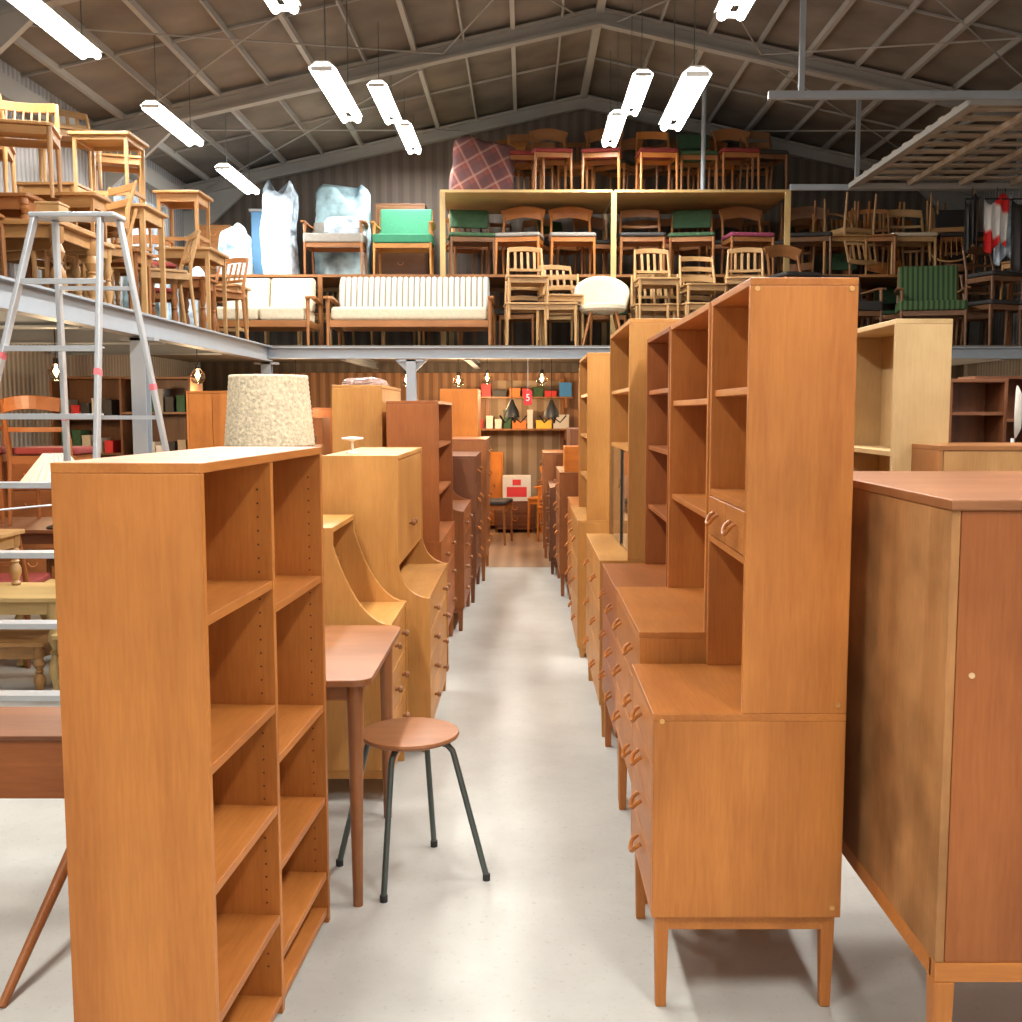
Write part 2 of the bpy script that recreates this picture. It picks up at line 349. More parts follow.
def wall_unit(name,label,cat,loc,rz,W,bD,bH,leg,uD,H,wk,shelves=(),nd=4,cols=1,pull='loop',ud=None,doors=False,glass=False,group=None,vert=(),splay=0,dk=None):
    wd=WD[wk]; th=thing(name,label,cat,loc,rz,group); w=W/2; t=.018
    fin(G().box(-w,-w+t,.0,bD,leg,bH-t).box(w-t,w,.0,bD,leg,bH-t).box(-w+t,w-t,.0,bD,leg,leg+t).box(-w+t,w-t,bD-.01,bD,leg+t,bH-t),'body',wd['z'],th,bev=.002)
    fin(G().box(-w,w,-.002,bD,bH-t,bH),'top',wd['x'],th,bev=.002)
    if doors:
        for a,b in ((-w+t,0),(0,w-t)):
            o=fin(G().box(a+.002,b-.002,0,.018,leg+t+.002,bH-t-.002),'door',WD[dk or wk]['z'],th,bev=.0015)
            knob(o,(-.04 if a<-.01 else .04),(leg+bH)/2+.05)
    else: drawers(th,wd,-w+t,w-t,leg+t,bH-t,nd,cols,pull,n=1 if W/cols<.62 else 2)
    legs4(th,wd,w,bD,leg,splay=splay)
    if uD:
        y0=bD-uD
        fin(G().box(-w,-w+t,y0,bD,bH,H-t).box(w-t,w,y0,bD,bH,H-t).box(-w+t,w-t,bD-.008,bD,bH,H-t),'hutch',wd['z'],th,bev=.002)
        fin(G().box(-w,w,y0,bD,H-t,H),'hutch_top',wd['x'],th,bev=.002)
        for v in vert: fin(G().box(v-t/2,v+t/2,y0+.005,bD-.008,bH,H-t),'divider',wd['z'],th)
        for z in shelves: fin(G().box(-w+t,w-t,y0+.01,bD-.008,z-t/2,z+t/2),'shelf',wd['x'],th,bev=.0015)
        if ud:
            fin(G().box(-w+t,w-t,y0+.002,bD-.008,ud[1],ud[1]+t).box(-w+t,w-t,y0+.002,bD-.008,ud[0]-t,ud[0]),'drawer_case',wd['x'],th)
            drawers(th,wd,-w+t,w-t,ud[0],ud[1],1,ud[2],'loop',y=y0,depth=.18)
        if glass:
            for a,b,yy in ((-w+t,.01,y0+.012),(-.01,w-t,y0+.02)):
                o=fin(G().box(a,b,yy,yy+.005,bH+.01,bH+(H-bH)*.45),'glass_door',M['glasspane'],th)
                fin(G().sweep([(b-.07+.018*math.cos(k*math.pi/6),yy-.002,bH+.3+.018*math.sin(k*math.pi/6)) for k in range(12)],.003,6,closed=True),'handle',M['brass'],o,sm=True)
            fin(G().box(-w+t,w-t,y0+.01,bD-.008,bH+(H-bH)*.45,bH+(H-bH)*.45+t),'shelf',wd['x'],th)
    return th
def curve_prof(D,uD,desk,ch,H,leg,front=0):
    p=[(D,leg),(front,leg),(front,desk)]
    for k in range(1,19):
        a=rad(90*k/18); z=desk+ch*(1-math.cos(a)); y=front+(D-uD-front)*math.sin(a)
        if z>H-.01: break
        p.append((y,z))
    yt=p[-1][0]; p+=[(yt,H),(D,H)]
    return p,yt
def secretary(name,label,loc,rz,W,D,H,desk,uD,ch,leg,wk,rows=4,pull='knob',open_shelves=0):
    wd=WD[wk]; th=thing(name,label,'secretary',loc,rz); w=W/2; t=.02
    pr,yt=curve_prof(D,uD,desk,ch,H,leg)
    fin(G().prism(pr,'x',-w,-w+t).prism(pr,'x',w-t,w).box(-w+t,w-t,D-.01,D,leg,H-t),'body',wd['z'],th,bev=.002)
    fin(G().box(-w+t,w-t,.003,D-.01,desk-.02,desk),'desk_top',wd['x'],th,bev=.002)
    fin(G().box(-w+t,w-t,yt,D-.01,H-t,H),'top',wd['x'],th,bev=.002)
    drawers(th,wd,-w+t,w-t,leg+.02,desk-.022,rows,1,pull,y=.006,n=2)
    zb=min(desk+ch,H)
    if open_shelves:
        for k in range(open_shelves): 
            z=desk+(H-desk)*(k+1)/(open_shelves+1); fin(G().box(-w+t,w-t,yt+.06,D-.01,z-.009,z+.009),'shelf',wd['x'],th)
    else:
        for a,b in ((-w+t,0),(0,w-t)):
            o=fin(G().box(a+.002,b-.002,D-uD+.004,D-uD+.022,zb,H-t-.002),'door',wd['z'],th); knob(o,(-.05 if a<-.01 else .05),zb+.12,D-uD+.004)
        fin(G().box(-w+t,w-t,D-uD+.004,D-.01,zb-.018,zb),'shelf',wd['x'],th)
    fin(G().box(-w+t,w-t,.01,D-.01,leg,leg+.018),'bottom_board',wd['x'],th)
    legs4(th,wd,w,D,leg,frame=leg>.06)
    return th
def bookcase(name,label,loc,rz,W,D,H,bays,wk,t=.02,holes=True):
    wd=WD[wk]; th=thing(name,label,'bookcase',loc,rz); w=W/2; nb=len(bays)
    g=G().box(-w,-w+t,0,D,0,H-t).box(w-t,w,0,D,0,H-t).box(-w+t,w-t,D-.008,D,.02,H-t)
    fin(g,'body',wd['z'],th,bev=.002)
    fin(G().box(-w,w,0,D,H-t,H),'top',wd['x'],th,bev=.002)
    bw=(W-2*t)/nb; 
    for i in range(1,nb): fin(G().box(-w+t+bw*i-t/2,-w+t+bw*i+t/2,.003,D-.008,.0,H-t),'divider',wd['z'],th,bev=.0015)
    for i,zs in enumerate(bays):
        a=-w+t+bw*i+(t/2 if i else 0); b=-w+t+bw*(i+1)-(t/2 if i<nb-1 else 0)
        for z in list(zs)+[.045]:
            fin(G().box(a,b,.004,D-.008,z-t,z),'shelf',wd['x'],th,bev=.0015)
        if holes:
            g=G(); z=.12
            while z<H-.08:
                for yy in (.035,D-.05): g.cyl((b-.0005,yy,z),(b-.0015,yy,z),.0026,n=6)
                z+=.032
            o=fin(g,'pin_holes',M['hole'],th); o['kind']='stuff'
    return th
def table(name,label,loc,rz,W,D,H,wk,leg=.035,top=.022,apron=.07,turned=False,stretch=False,r=.02,group=None,round_leg=True):
    wd=WD[wk]; th=thing(name,label,'table',loc,rz,group); w=W/2;d=D/2
    fin(G().rbox(-w,w,-d,d,H-top,H,r),'table_top',wd['x'],th,bev=.003)
    i=.03+leg/2
    fin(G().box(-w+i,w-i,-d+i-.009,-d+i+.009,H-top-apron,H-top).box(-w+i,w-i,d-i-.009,d-i+.009,H-top-apron,H-top).box(-w+i-.009,-w+i+.009,-d+i,d-i,H-top-apron,H-top).box(w-i-.009,w-i+.009,-d+i,d-i,H-top-apron,H-top),'apron',wd['x'],th)
    for sx in (-1,1):
        for sy in (-1,1):
            cx,cy=sx*(w-i),sy*(d-i)
            if turned:
                h=H-top; R=leg
                prof=[(R*.6,0),(R*.9,h*.04),(R*.55,h*.1),(R*.7,h*.16),(R*1.0,h*.26),(R*.95,h*.34),(R*.5,h*.44),(R*.8,h*.47),(R*.5,h*.5),(R*1.0,h*.62),(R*.6,h*.74),(R*.9,h*.78),(R*.9,h)]
                fin(G().lathe(prof,(cx,cy),14),'leg',wd['z'],th,sm=True)
            elif round_leg: fin(G().cyl((cx,cy,0),(cx,cy,H-top),leg*.32,leg*.55,14),'leg',wd['z'],th,sm=True)
            else: fin(G().sweep([(cx,cy,0),(cx,cy,H-top)],rect=(leg,leg),radii=[.8,1]),'leg',wd['z'],th)
    if stretch:
        fin(G().box(-w+i,w-i,-.015,.015,H*.2,H*.2+.03).box(-w+i-.012,-w+i+.012,-d+i,d-i,H*.2,H*.2+.03).box(w-i-.012,w-i+.012,-d+i,d-i,H*.2,H*.2+.03),'stretcher',wd['x'],th)
    return th
CH={}
def chair(style,wk,sk,loc,rz=0,label=None,group='stored chairs on the mezzanine',h=.8,arms=False,rot=None,wide=0):
    key=(style,wk,sk,h,arms,wide)
    if key in CH: return clone(CH[key],loc,rz,label,group,rot)
    wd=WD[wk]; sm=M[sk] if sk in M else WD[sk]['x']
    name='armchair' if arms else 'dining_chair'
    th=thing(name,label or 'plain wooden dining chair in storage','armchair' if arms else 'chair',loc,rz,group)
    if rot: th.rotation_euler=rot
    e=wide; sh=.44 if not arms else .38
    for sx in (-1,1):
        fz=.6 if arms else sh-.005
        fin(G().sweep([(sx*(.205+e),-.2,0),(sx*(.2+e),-.185,fz)],n=8,radii=[.012,.018]),'leg',wd['z'],th,sm=True)
        fin(G().sweep([(sx*(.19+e),.23,0),(sx*(.19+e),.19,sh-.05),(sx*(.19+e),.2,sh+.08),(sx*(.18+e),.28,h-.01)],n=8,radii=[.012,.017,.017,.011]),'leg',wd['z'],th,sm=True)
        if arms: fin(G().sweep([(sx*(.21+e),-.24,.605),(sx*(.225+e),-.1,.62),(sx*(.22+e),.1,.61),(sx*(.19+e),.23,.6)],rect=(.05,.022)),'armrest',wd['x'],th,bev=.006)
    fin(G().box(-.19-e,.19+e,-.195,-.175,sh-.055,sh-.005).box(-.18-e,.18+e,.18,.2,sh-.055,sh-.005).box(-.205-e,-.188-e,-.185,.19,sh-.055,sh-.005).box(.188+e,.205+e,-.185,.19,sh-.055,sh-.005),'seat_frame',wd['x'],th)
    if sk in M: fin(G().rbox(-.225-e,.225+e,-.215,.175,sh,sh+(.045 if not arms else .1),.04),'seat_cushion',sm,th,bev=.015,seg=3)
    else: fin(G().rbox(-.225-e,.225+e,-.22,.175,sh-.002,sh+.018,.05),'seat',sm,th,bev=.004)
    def yb(z): return .2+(z-sh-.08)/(h-sh-.09)*.08
    def arc(z,bow=.035,x=.175,crown=0):
        return [(-x-e+ (2*(x+e))*k/8, yb(z)+bow*math.sin(math.pi*k/8),z+crown*math.sin(math.pi*k/8)) for k in range(9)]
    g=G()
    if style=='rail': g.sweep(arc(h-.05,crown=.02),rect=(.02,.085)); g.sweep(arc(h-.2),rect=(.016,.03))
    elif style=='crown': g.sweep(arc(h-.07,crown=.05,x=.21),rect=(.022,.13))
    elif style=='ladder':
        for k in range(3): g.sweep(arc(h-.05-.115*k,crown=.012),rect=(.014,.05))
    elif style=='spindle':
        g.sweep(arc(h-.035),rect=(.02,.06))
        for k in range(1,7):
            x=-.175-e+(.35+2*e)*k/7; b=.035*math.sin(math.pi*k/7)
            g.cyl((x,.19,sh),(x,yb(h-.06)+b,h-.06),.006,.008,6)
    elif style=='slats':
        g.sweep(arc(h-.03,bow=.02,crown=.015),rect=(.02,.05)); g.sweep(arc(sh+.13,bow=.02),rect=(.016,.03))
        for k in range(1,5):
            x=-.175-e+(.35+2*e)*k/5; b=.02*math.sin(math.pi*k/5)
            g.sweep([(x,yb(sh+.13)+b,sh+.13),(x,yb(h-.05)+b,h-.05)],rect=(.01,.028))
    elif style=='hoop':
        g.sweep([(-.19-e,.21,sh)]+[((.2+e)*-math.cos(math.pi*k/12),.2+.1*math.sin(math.pi*k/12),sh+.12+(h-sh-.12)*math.sin(math.pi*k/12)**.7) for k in range(13)]+[(.19+e,.21,sh)],.013,8)
        for k in range(1,6):
            x=-.16+.32*k/6; g.cyl((x,.17,sh),(x*1.1,.29,h-.05-.25*abs(x)),.006,n=6)
    if style in ('pad','armpad'):
        z0=sh+(.16 if style=='pad' else .1); z1=h
        g.prism([(yb(z0)-.03,z0),(yb(z1)-.03,z1),(yb(z1)+.03,z1),(yb(z0)+.02,z0)],'x',-.185-e,.185+e)
        fin(g,'backrest',sm if sk in M else wd['x'],th,bev=.018,seg=3)
    else: fin(g,'backrest',wd['x'],th,bev=.003)
    CH[key]=th
    return th
def sofa(label,loc,W,seats,fab,backm,wk,one_back=False):
    th=thing('sofa',label,'sofa',loc,0); w=W/2; wd=WD[wk]
    fin(G().box(-w+.05,w-.05,-.33,-.3,.2,.27).box(-w+.05,w-.05,.27,.3,.2,.27).box(-w+.03,-w+.06,-.33,.3,.2,.27).box(w-.06,w-.03,-.33,.3,.2,.27),'frame',wd['x'],th,bev=.003)
    for sx in (-1,1):
        fin(G().cyl((sx*(w-.04),-.34,0),(sx*(w-.04),-.32,.5),.016,.022),'leg',wd['z'],th,sm=True)
        fin(G().sweep([(sx*(w-.04),.36,0),(sx*(w-.04),.3,.5)],radii=[.014,.022],n=10),'leg',wd['z'],th,sm=True)
        fin(G().sweep([(sx*(w-.03),-.38,.5),(sx*(w-.025),-.1,.53),(sx*(w-.03),.34,.5)],rect=(.06,.03)),'armrest',wd['x'],th,bev=.008)
    if one_back:
        fin(G().rbox(-w+.07,w-.07,-.34,.24,.27,.41,.04),'seat_cushion',fab,th,bev=.035,seg=3)
        g=G(); n=int((W-.14)/.063); sw=(W-.14)/n
        for i in range(n):
            a=-w+.07+i*sw; g.sweep([(a+sw/2,.20,.40),(a+sw/2,.235,.55),(a+sw/2,.27,.70),(a+sw/2,.31,.765),(a+sw/2,.37,.77)],n=8,radii=[sw*.62,sw*.64,sw*.64,sw*.6,sw*.45])
        fin(g,'ribbed_back',backm,th,sm=True)
        return th
    sw=(W-.14)/seats
    for i in range(seats):
        a=-w+.07+i*sw
        fin(G().rbox(a+.005,a+sw-.005,-.34,.24,.27,.41,.04),'seat_cushion',fab,th,bev=.03,seg=3)
        fin(G().prism([(.14,.41),(.24,.78),(.36,.76),(.27,.40)],'x',a+.005,a+sw-.005),'back_cushion',backm,th,bev=.03,seg=3)
    return th
def lump(name,label,cat,loc,w,d,h,mat,seed=0,pleat=0,top=.8,group=None,rz=0,rough=.04,boxy=.45):
    rnd=random.Random(seed); g=G(); n,m=44,24; ph=[rnd.uniform(0,6.28) for _ in range(8)]
    R=[]
    for i in range(m+1):
        z=h*i/m; q_=i/m; f=1-(1-top)*q_**2
        if q_>.9: f*=1-.3*((q_-.9)/.1)**2
        ring=[]
        for j in range(n):
            a=2*math.pi*j/n; c,s_=math.cos(a),math.sin(a)
            q=1/max(abs(c),abs(s_)); q=q*boxy+1-boxy
            k=f*(q*.9)*(1+.03*math.sin(3*a+ph[0]+z*5)+.03*math.sin(5*a+ph[1]-z*9)+.02*math.sin(9*a+ph[4]+z*14)+pleat*math.sin(12*a+ph[2]+.8*math.sin(z*6))+rnd.uniform(-rough,rough)*.6)
            ring.append(g.bm.verts.new((c*k*w/2+.03*w*math.sin(z*4+ph[5]),s_*k*d/2,max(0,z*(1+.08*math.sin(2*a+ph[3])*q_+.03*math.sin(5*a+ph[6])*q_)))))
        R.append(ring)
    for i in range(m):
        for j in range(n): g.bm.faces.new((R[i][j],R[i][(j+1)%n],R[i+1][(j+1)%n],R[i+1][j]))
    g.bm.faces.new(R[0][::-1]); g.bm.faces.new(R[-1])
    o=fin(g,name,mat,None,sm=True); o.location=loc; o.rotation_euler=(0,0,rad(rz)); o['label']=label; o['category']=cat
    if group:o['group']=group
    return o

# ------------------------------------------------------------------ LEFT ROW
bookcase('bookcase','tall orange teak bookcase with two open bays of adjustable shelves',(-.5825,2.425,0),87,.93,.288,1.355,
   [(1.06,.765,.52,.25),(1.0,.635,.37,.15)],'teak')
table('side_table','red-brown teak table with rounded corners and slim round legs',(-.72,3.315,0),0,.56,.78,.69,'desk',leg=.045,top=.02,apron=.05,r=.05)
secretary('writing_desk','light teak desk with curved side panels beside the small table',(-.49,4.05,0),90,.5,.46,1.03,.67,.16,1.0,.12,'light',3,open_shelves=1)
secretary('secretary_cabinet','light teak secretary cabinet with swooping sides and drawers with round knobs',(-.40,4.88,0),90,1.04,.45,1.27,.67,.32,.15,.1,'light',4)
wall_unit('tall_cabinet','tall red-brown teak cabinet with open shelves above drawers','cabinet',(-.455,6.2,0),90,1.08,.29,.75,.18,.28,1.51,'warmred',shelves=(1.0,1.26),nd=3,pull='knob')
secretary('secretary_cabinet','dark teak secretary with curved side panels',(-.40,7.32,0),90,.94,.42,1.38,.8,.24,.2,.16,'red',4)
wall_unit('chest_of_drawers','dark brown chest of drawers on legs','chest',(-.37,8.35,0),90,.92,.42,1.12,.2,0,1.1,'maho',nd=4)
wall_unit('chest_of_drawers','brown teak tall chest of drawers','chest',(-.33,9.4,0),90,.95,.42,1.22,.2,0,1.1,'red',nd=5)
wall_unit('wardrobe','bright orange wood wardrobe with two doors','wardrobe',(-.45,10.4,0),90,.7,.36,1.67,.08,0,1.67,'orange',doors=True)
wall_unit('cabinet','light wood cabinet with plain end panel','cabinet',(-.80,6.35,0),90,.9,.28,1.6,.1,0,1.6,'light',doors=True)
lump('wrapped_bundle','flat pinkish plastic wrapped bundle on top of a cabinet','bundle',(-.94,6.25,1.6),.27,.66,.045,plain('pink_wrap',(.42,.27,.22),.25,0,.4,20,.5),3)
th=thing('candle_holder','small white candle holder on the secretary cabinet','candle holder',(-.755,4.6,1.27))
fin(G().lathe([(.028,0),(.026,.006),(.006,.012),(.005,.05),(.012,.055),(.048,.062),(.048,.068),(.012,.072)],n=18),'body',M['white'],th,sm=True)
th=thing('floor_lamp','floor lamp with beige woven rope drum shade','lamp',(-1.2,4.95,0))
fin(G().lathe([(.14,0),(.14,.015),(.02,.03)],n=24),'base',M['black'],th,sm=True)
fin(G().cyl((0,0,.03),(0,0,1.45),.01),'pole',M['brass'],th,sm=True)
g=G(); g.lathe([(.207-.028*i/30+(.003 if i%2 else 0),1.29+.33*i/30) for i in range(31)],n=40,cap=False)
o=fin(g,'lamp_shade',M['rope'],th,sm=True); sd=o.modifiers.new('s','SOLIDIFY'); sd.thickness=.006
fin(G().cyl((-.17,0,1.46),(.17,0,1.46),.004,n=6).cyl((0,-.17,1.46),(0,.17,1.46),.004,n=6),'shade_ring',M['brass'],th)
th=thing('stool','round teak-topped stool with four bent grey-green steel legs','stool',(-.36,3.2,0))
fin(G().lathe([(.14,.438),(.152,.444),(.155,.45),(.152,.457),(.13,.46)],n=40),'seat',WD['desk']['x'],th,sm=True)
for (fx,fy) in ((-.06,-.2),(.24,-.055),(.055,.2),(-.235,.05)):
    L=math.hypot(fx,fy); ux,uy=fx/L,fy/L
    pts=[(ux*.02,uy*.02,.428),(ux*.10,uy*.10,.428)]+[(ux*(.10+.045*math.sin(a)),uy*(.10+.045*math.sin(a)),.383+.045*math.cos(a)) for a in (rad(30),rad(60),rad(85))]+[(fx,fy,.012)]
    fin(G().sweep(pts,.0095,10),'leg',M['dark'],th,sm=True)
    fin(G().cyl((fx,fy,0),(fx,fy,.02),.012,n=10),'foot',M['rubber'],th,sm=True)
fin(G().cyl((0,0,.42),(0,0,.438),.06,n=20),'mount_plate',M['dark'],th)
th=thing('coffee_table','dark red-brown low table with splayed tapered legs','table',(-1.46,3.02,0))
fin(G().box(-.44,.44,-.14,.14,.36,.53),'body',WD['warmred']['x'],th,bev=.004)
fin(G().box(-.45,.45,-.15,.15,.53,.545),'table_top',WD['maho']['x'],th,bev=.003)
for sx in (-1,1):
    for sy in (-1,1):
        tx=.24 if sx>0 else -.34
        fin(G().sweep([(tx-.06 if sx>0 else tx-.05,-.58 if sy<0 else .4,0),(tx,sy*.1,.37)],n=10,radii=[.011,.02]),'leg',WD['red']['z'],th,sm=True)

# ------------------------------------------------------------------ step ladder
th=thing('step_ladder','tall aluminium folding step ladder with bits of pink tape','ladder',(0,0,0))
FT=[Vector((-2.10,4.60,2.29)),Vector((-1.82,4.60,2.29))]; FB=[Vector((-2.52,4.15,0)),Vector((-1.76,4.15,0))]
RT=[Vector((-2.05,4.68,2.28)),Vector((-1.77,4.68,2.28))]; RB=[Vector((-2.18,5.03,0)),Vector((-1.50,5.03,0))]
ri=0
for a,b in list(zip(FB,FT))+list(zip(RB,RT)):
    o=fin(G().sweep([a,b],rect=(.04,.02)),'rail',M['alu'],th,bev=.004)
    f=(.73,.70,.62,.68)[ri]; ri+=1
    p=a.lerp(b,f); q=a.lerp(b,f+.012); fin(G().sweep([p,q],rect=(.0415,.0215)),'tape',M['pink'],o)
    fin(G().box(a.x-.025,a.x+.025,a.y-.025,a.y+.025,0,.04),'foot',M['rubber'],th,bev=.005)
for k in range(1,8):
    f=k/8+.005; p=FB[0].lerp(FT[0],f); q=FB[1].lerp(FT[1],f)
    fin(G().box(p.x,q.x,p.y-.015,p.y+.07,p.z-.008,p.z).box(p.x,q.x,p.y-.015,p.y-.010,p.z-.024,p.z-.007),'step',M['alu'],th,bev=.002)
for k in (1,3,5,7):
    f=k/8; p=RB[0].lerp(RT[0],f); q=RB[1].lerp(RT[1],f)
    fin(G().sweep([p,q],rect=(.02,.018)),'cross_bar',M['alu'],th)
fin(G().box(-2.12,-1.75,4.57,4.71,2.28,2.30),'top_cap',M['alu'],th,bev=.006)
for i in (0,1):
    fin(G().cyl(FB[i].lerp(FT[i],.45),RB[i].lerp(RT[i],.45),.005,n=6),'stay',M['alu'],th)
# dark framed mirror lying on the floor under the ladder
th=thing('framed_mirror','dark mirror in a brown frame lying on the concrete','mirror',(-2.0,4.6,0),4)
fin(G().box(-.32,.2,-.28,.26,0,.02),'glass',M['glasspane'],th)
fin(G().box(-.36,-.32,-.32,.30,0,.03).box(.2,.24,-.32,.30,0,.03).box(-.32,.2,-.32,-.28,0,.03).box(-.32,.2,.26,.30,0,.03),'frame',WD['maho']['x'],th,bev=.004)

# ------------------------------------------------------------------ RIGHT ROW
th=wall_unit('secretary_hutch','orange teak cabinet with drawers and tall open shelf hutch','cabinet',(.305,2.68,0),-90,.5,.456,.738,.235,.247,1.755,'teak',shelves=(1.50,),nd=4,ud=(1.11,1.22,2))
for (x,y,z) in ((.25,.225,1.73),(.25,.44,1.73),(.25,.435,.76),(.25,.02,.72),(.25,.435,.26)):
    fin(G().cyl((x,y,z),(x+.002,y,z),.006,n=14),'screw',M['brass'],th)
wall_unit('desk_hutch','teak wall unit with deep drawers and open shelves above','cabinet',(.33,3.365,0),-90,.79,.44,.82,.3,.255,1.755,'teak',shelves=(1.15,1.48),nd=3,cols=1)
wall_unit('wall_unit','red-brown teak wall unit with open shelves','cabinet',(.335,4.135,0),-90,.70,.435,.80,.25,.255,1.755,'warmred',shelves=(1.05,1.3,1.53),nd=3)
wall_unit('glass_cabinet','light wood display cabinet with sliding glass doors and drawers','cabinet',(.33,5.09,0),-90,1.04,.44,.80,.15,.32,1.85,'light',shelves=(1.55,),nd=3,cols=2,glass=True)
wall_unit('wall_unit','light wood wall unit with shelves over drawers','cabinet',(.31,6.55,0),-90,.9,.45,.82,.06,.40,1.79,'light',shelves=(1.05,1.3,1.55),nd=3,cols=2)
wall_unit('wall_unit','teak wall unit with open shelf top','cabinet',(.33,7.6,0),-90,.95,.42,.80,.12,.34,1.78,'teak',shelves=(1.1,1.4),nd=3)
wall_unit('chest_of_drawers','dark red chest of drawers','chest',(.27,8.65,0),-90,.95,.42,.98,.18,0,1,'red',nd=4)
th=thing('wooden_crate','small orange wooden crate on a chest','crate',(.48,8.4,.98))
fin(G().box(-.17,.17,-.13,.13,0,.02).box(-.17,-.155,-.13,.13,.02,.2).box(.155,.17,-.13,.13,.02,.2).box(-.155,.155,-.13,-.115,.02,.2).box(-.155,.155,.115,.13,.02,.2),'body',WD['orange']['x'],th,bev=.003)
secretary('secretary_cabinet','dark mahogany secretary with curved sides',(.22,9.75,0),-90,.9,.42,1.3,.78,.24,.2,.15,'maho',4)
wall_unit('chest_of_drawers','dark red-brown chest with knobs','chest',(.18,10.75,0),-90,.8,.42,1.05,.2,0,1,'red',nd=4,pull='knob')
th=thing('large_cabinet','large red-brown teak cabinet with worn side on a leg frame','cabinet',(.818,2.0,0))
D_,W_=.97,.85
fin(G().box(0,.018,0.002,D_,.355,1.262),'side_panel',WORN,th,'worn patchy light brown side panel',bev=.002)
fin(G().box(.019,W_,0.002,D_,.355,1.262),'body',WD['warmred']['z'],th,bev=.003)
fin(G().box(-.004,W_+.004,-.004,D_+.004,1.262,1.283),'top',WD['desk']['x'],th,bev=.003)
fin(G().box(.0,.03,.02,D_-.02,.315,.355).box(.0,W_,.0,.03,.315,.355).box(W_-.03,W_,.02,D_-.02,.315,.355).box(0,W_,D_-.03,D_,.315,.355),'base_frame',WD['teak']['x'],th,bev=.002)
for x in (.02,W_-.02):
    for y in (.02,D_-.02): fin(G().sweep([(x,y,0),(x,y,.315)],rect=(.042,.042),radii=[.7,1]),'leg',WD['teak']['z'],th,bev=.003)
fin(G().cyl((.05,.002,.94),(.05,-.001,.94),.006,n=12),'plug',M['putty'],th)
bookcase('bookcase','pale birch bookcase standing behind the large cabinet',(1.40,4.4,0),-90,.78,.215,1.80,[(1.3,.9,.5)],'birch',holes=False)
wall_unit('sideboard','teak highboard with pale sliding doors under a brown top','sideboard',(2.05,3.75,0),0,1.15,.4,1.33,.15,0,1,'brown',doors=True,dk='midoak')
bookcase('bookcase','dark red mahogany bookcase with shelves',(2.62,6.1,0),0,.34,.26,1.64,[(1.45,1.2,.9,.5)],'maho',holes=False)
bookcase('bookcase','dark red mahogany bookcase with shelves',(3.6,7.4,0),0,.9,.3,1.7,[(1.4,1.1,.8,.4),(1.35,1.0,.7,.4)],'maho',holes=False)
th=thing('disc_lamp','round white disc lamp on a slim stand','lamp',(2.78,6.0,0),62)
fin(G().cyl((0,0,0),(0,0,.02),.12,n=20),'base',M['white'],th); fin(G().cyl((0,.0,.02),(0,.0,1.3),.01),'pole',M['white'],th)
fin(G().sweep([(0,-.012,1.45),(0,-.02,1.45),(0,-.04,1.45)],n=28,radii=[.15,.145,.1]),'lamp_shade',M['carton'],th,sm=True)
for i,(x,y,wk,h) in enumerate(((1.5,6.0,'brown',1.3),(1.45,7.2,'red',1.5),(1.5,8.5,'walnut',1.4),(1.4,9.8,'red',1.5),(3.2,8.9,'red',1.3),(4.3,8.6,'brown',1.5))):
    wall_unit('cabinet','stored teak cabinet with two doors','cabinet',(x,y,0),-90,.95,.45,h,.15,0,1,wk,doors=True)
for x,y,r in ((3.0,5.3,30),(3.6,5.6,-20),(3.9,6.3,100),(2.5,7.3,10),(3.0,9.9,20),(4.2,10.1,-20),(2.3,5.3,200)):
    chair('crown','brown','blackf',(x,y,0),r,'teak chair with black seat among cabinets','floor chairs among cabinets')

# ------------------------------------------------------------------ LEFT AREA UNDER MEZZANINE
gt='yellow pine tables with turned legs'
for x,y,W,D,H in ((-2.80,5.45,.94,.5,.52),(-2.62,6.0+.05,.6,.4,.45),(-2.2,5.35,.34,.4,.34)):
    table('coffee_table','yellow pine table with turned legs',(x,y,0),0,W,D,H,'pine',leg=.042,turned=True,group=gt)
table('coffee_table','small pine table stacked on a bigger pine table',(-2.95,5.45,.52),0,.5,.4,.3,'oak',leg=.03,turned=True)
table('coffee_table','low oak table tucked under a pine table',(-2.70,5.42,0),0,.5,.34,.28,'midoak',leg=.03,turned=True)
table('dining_table','dark mahogany dining table on square legs',(-3.3,6.7,0),0,1.1,.8,.74,'maho',leg=.06,round_leg=False)
bookcase('bookcase','dark wooden bookcase under the mezzanine',(-3.45,9.0,0),0,1.2,.35,1.75,[(1.4,1.1,.8,.45),(1.45,1.05,.75,.4)],'walnut',holes=False)
wall_unit('cabinet','orange teak cabinet under the mezzanine','cabinet',(-2.55,8.6,0),0,.42,.4,1.62,.1,0,1,'teak',doors=True)
wall_unit('cabinet','teak cabinet beneath the mezzanine','cabinet',(-2.2,9.6,0),0,.7,.4,1.4,.12,0,1,'red',doors=True)
wall_unit('cabinet','walnut cabinet beneath the mezzanine','cabinet',(-1.75,8.4,0),90,.9,.4,1.25,.12,0,1,'walnut',doors=True)
wall_unit('cabinet','teak cabinet beneath the mezzanine','cabinet',(-1.3,10.2,0),0,.6,.4,1.5,.12,0,1,'brown',doors=True)
wall_unit('cabinet','red-brown cabinet by the back wall','cabinet',(-1.9,12.4,0),0,1.2,.45,1.5,.12,0,1,'red',doors=True)
wall_unit('cabinet','dark cabinet by the back wall','cabinet',(1.5,12.5,0),0,1.2,.45,1.3,.12,0,1,'walnut',doors=True)
wall_unit('cabinet','orange teak cabinet by the back wall','cabinet',(-3.2,12.4,0),0,.9,.45,1.7,.12,0,1,'teak',doors=True)
wall_unit('cabinet','orange teak cabinet by the back wall','cabinet',(-.85,12.6,0),0,.5,.4,1.1,.12,0,1,'teak',doors=True)
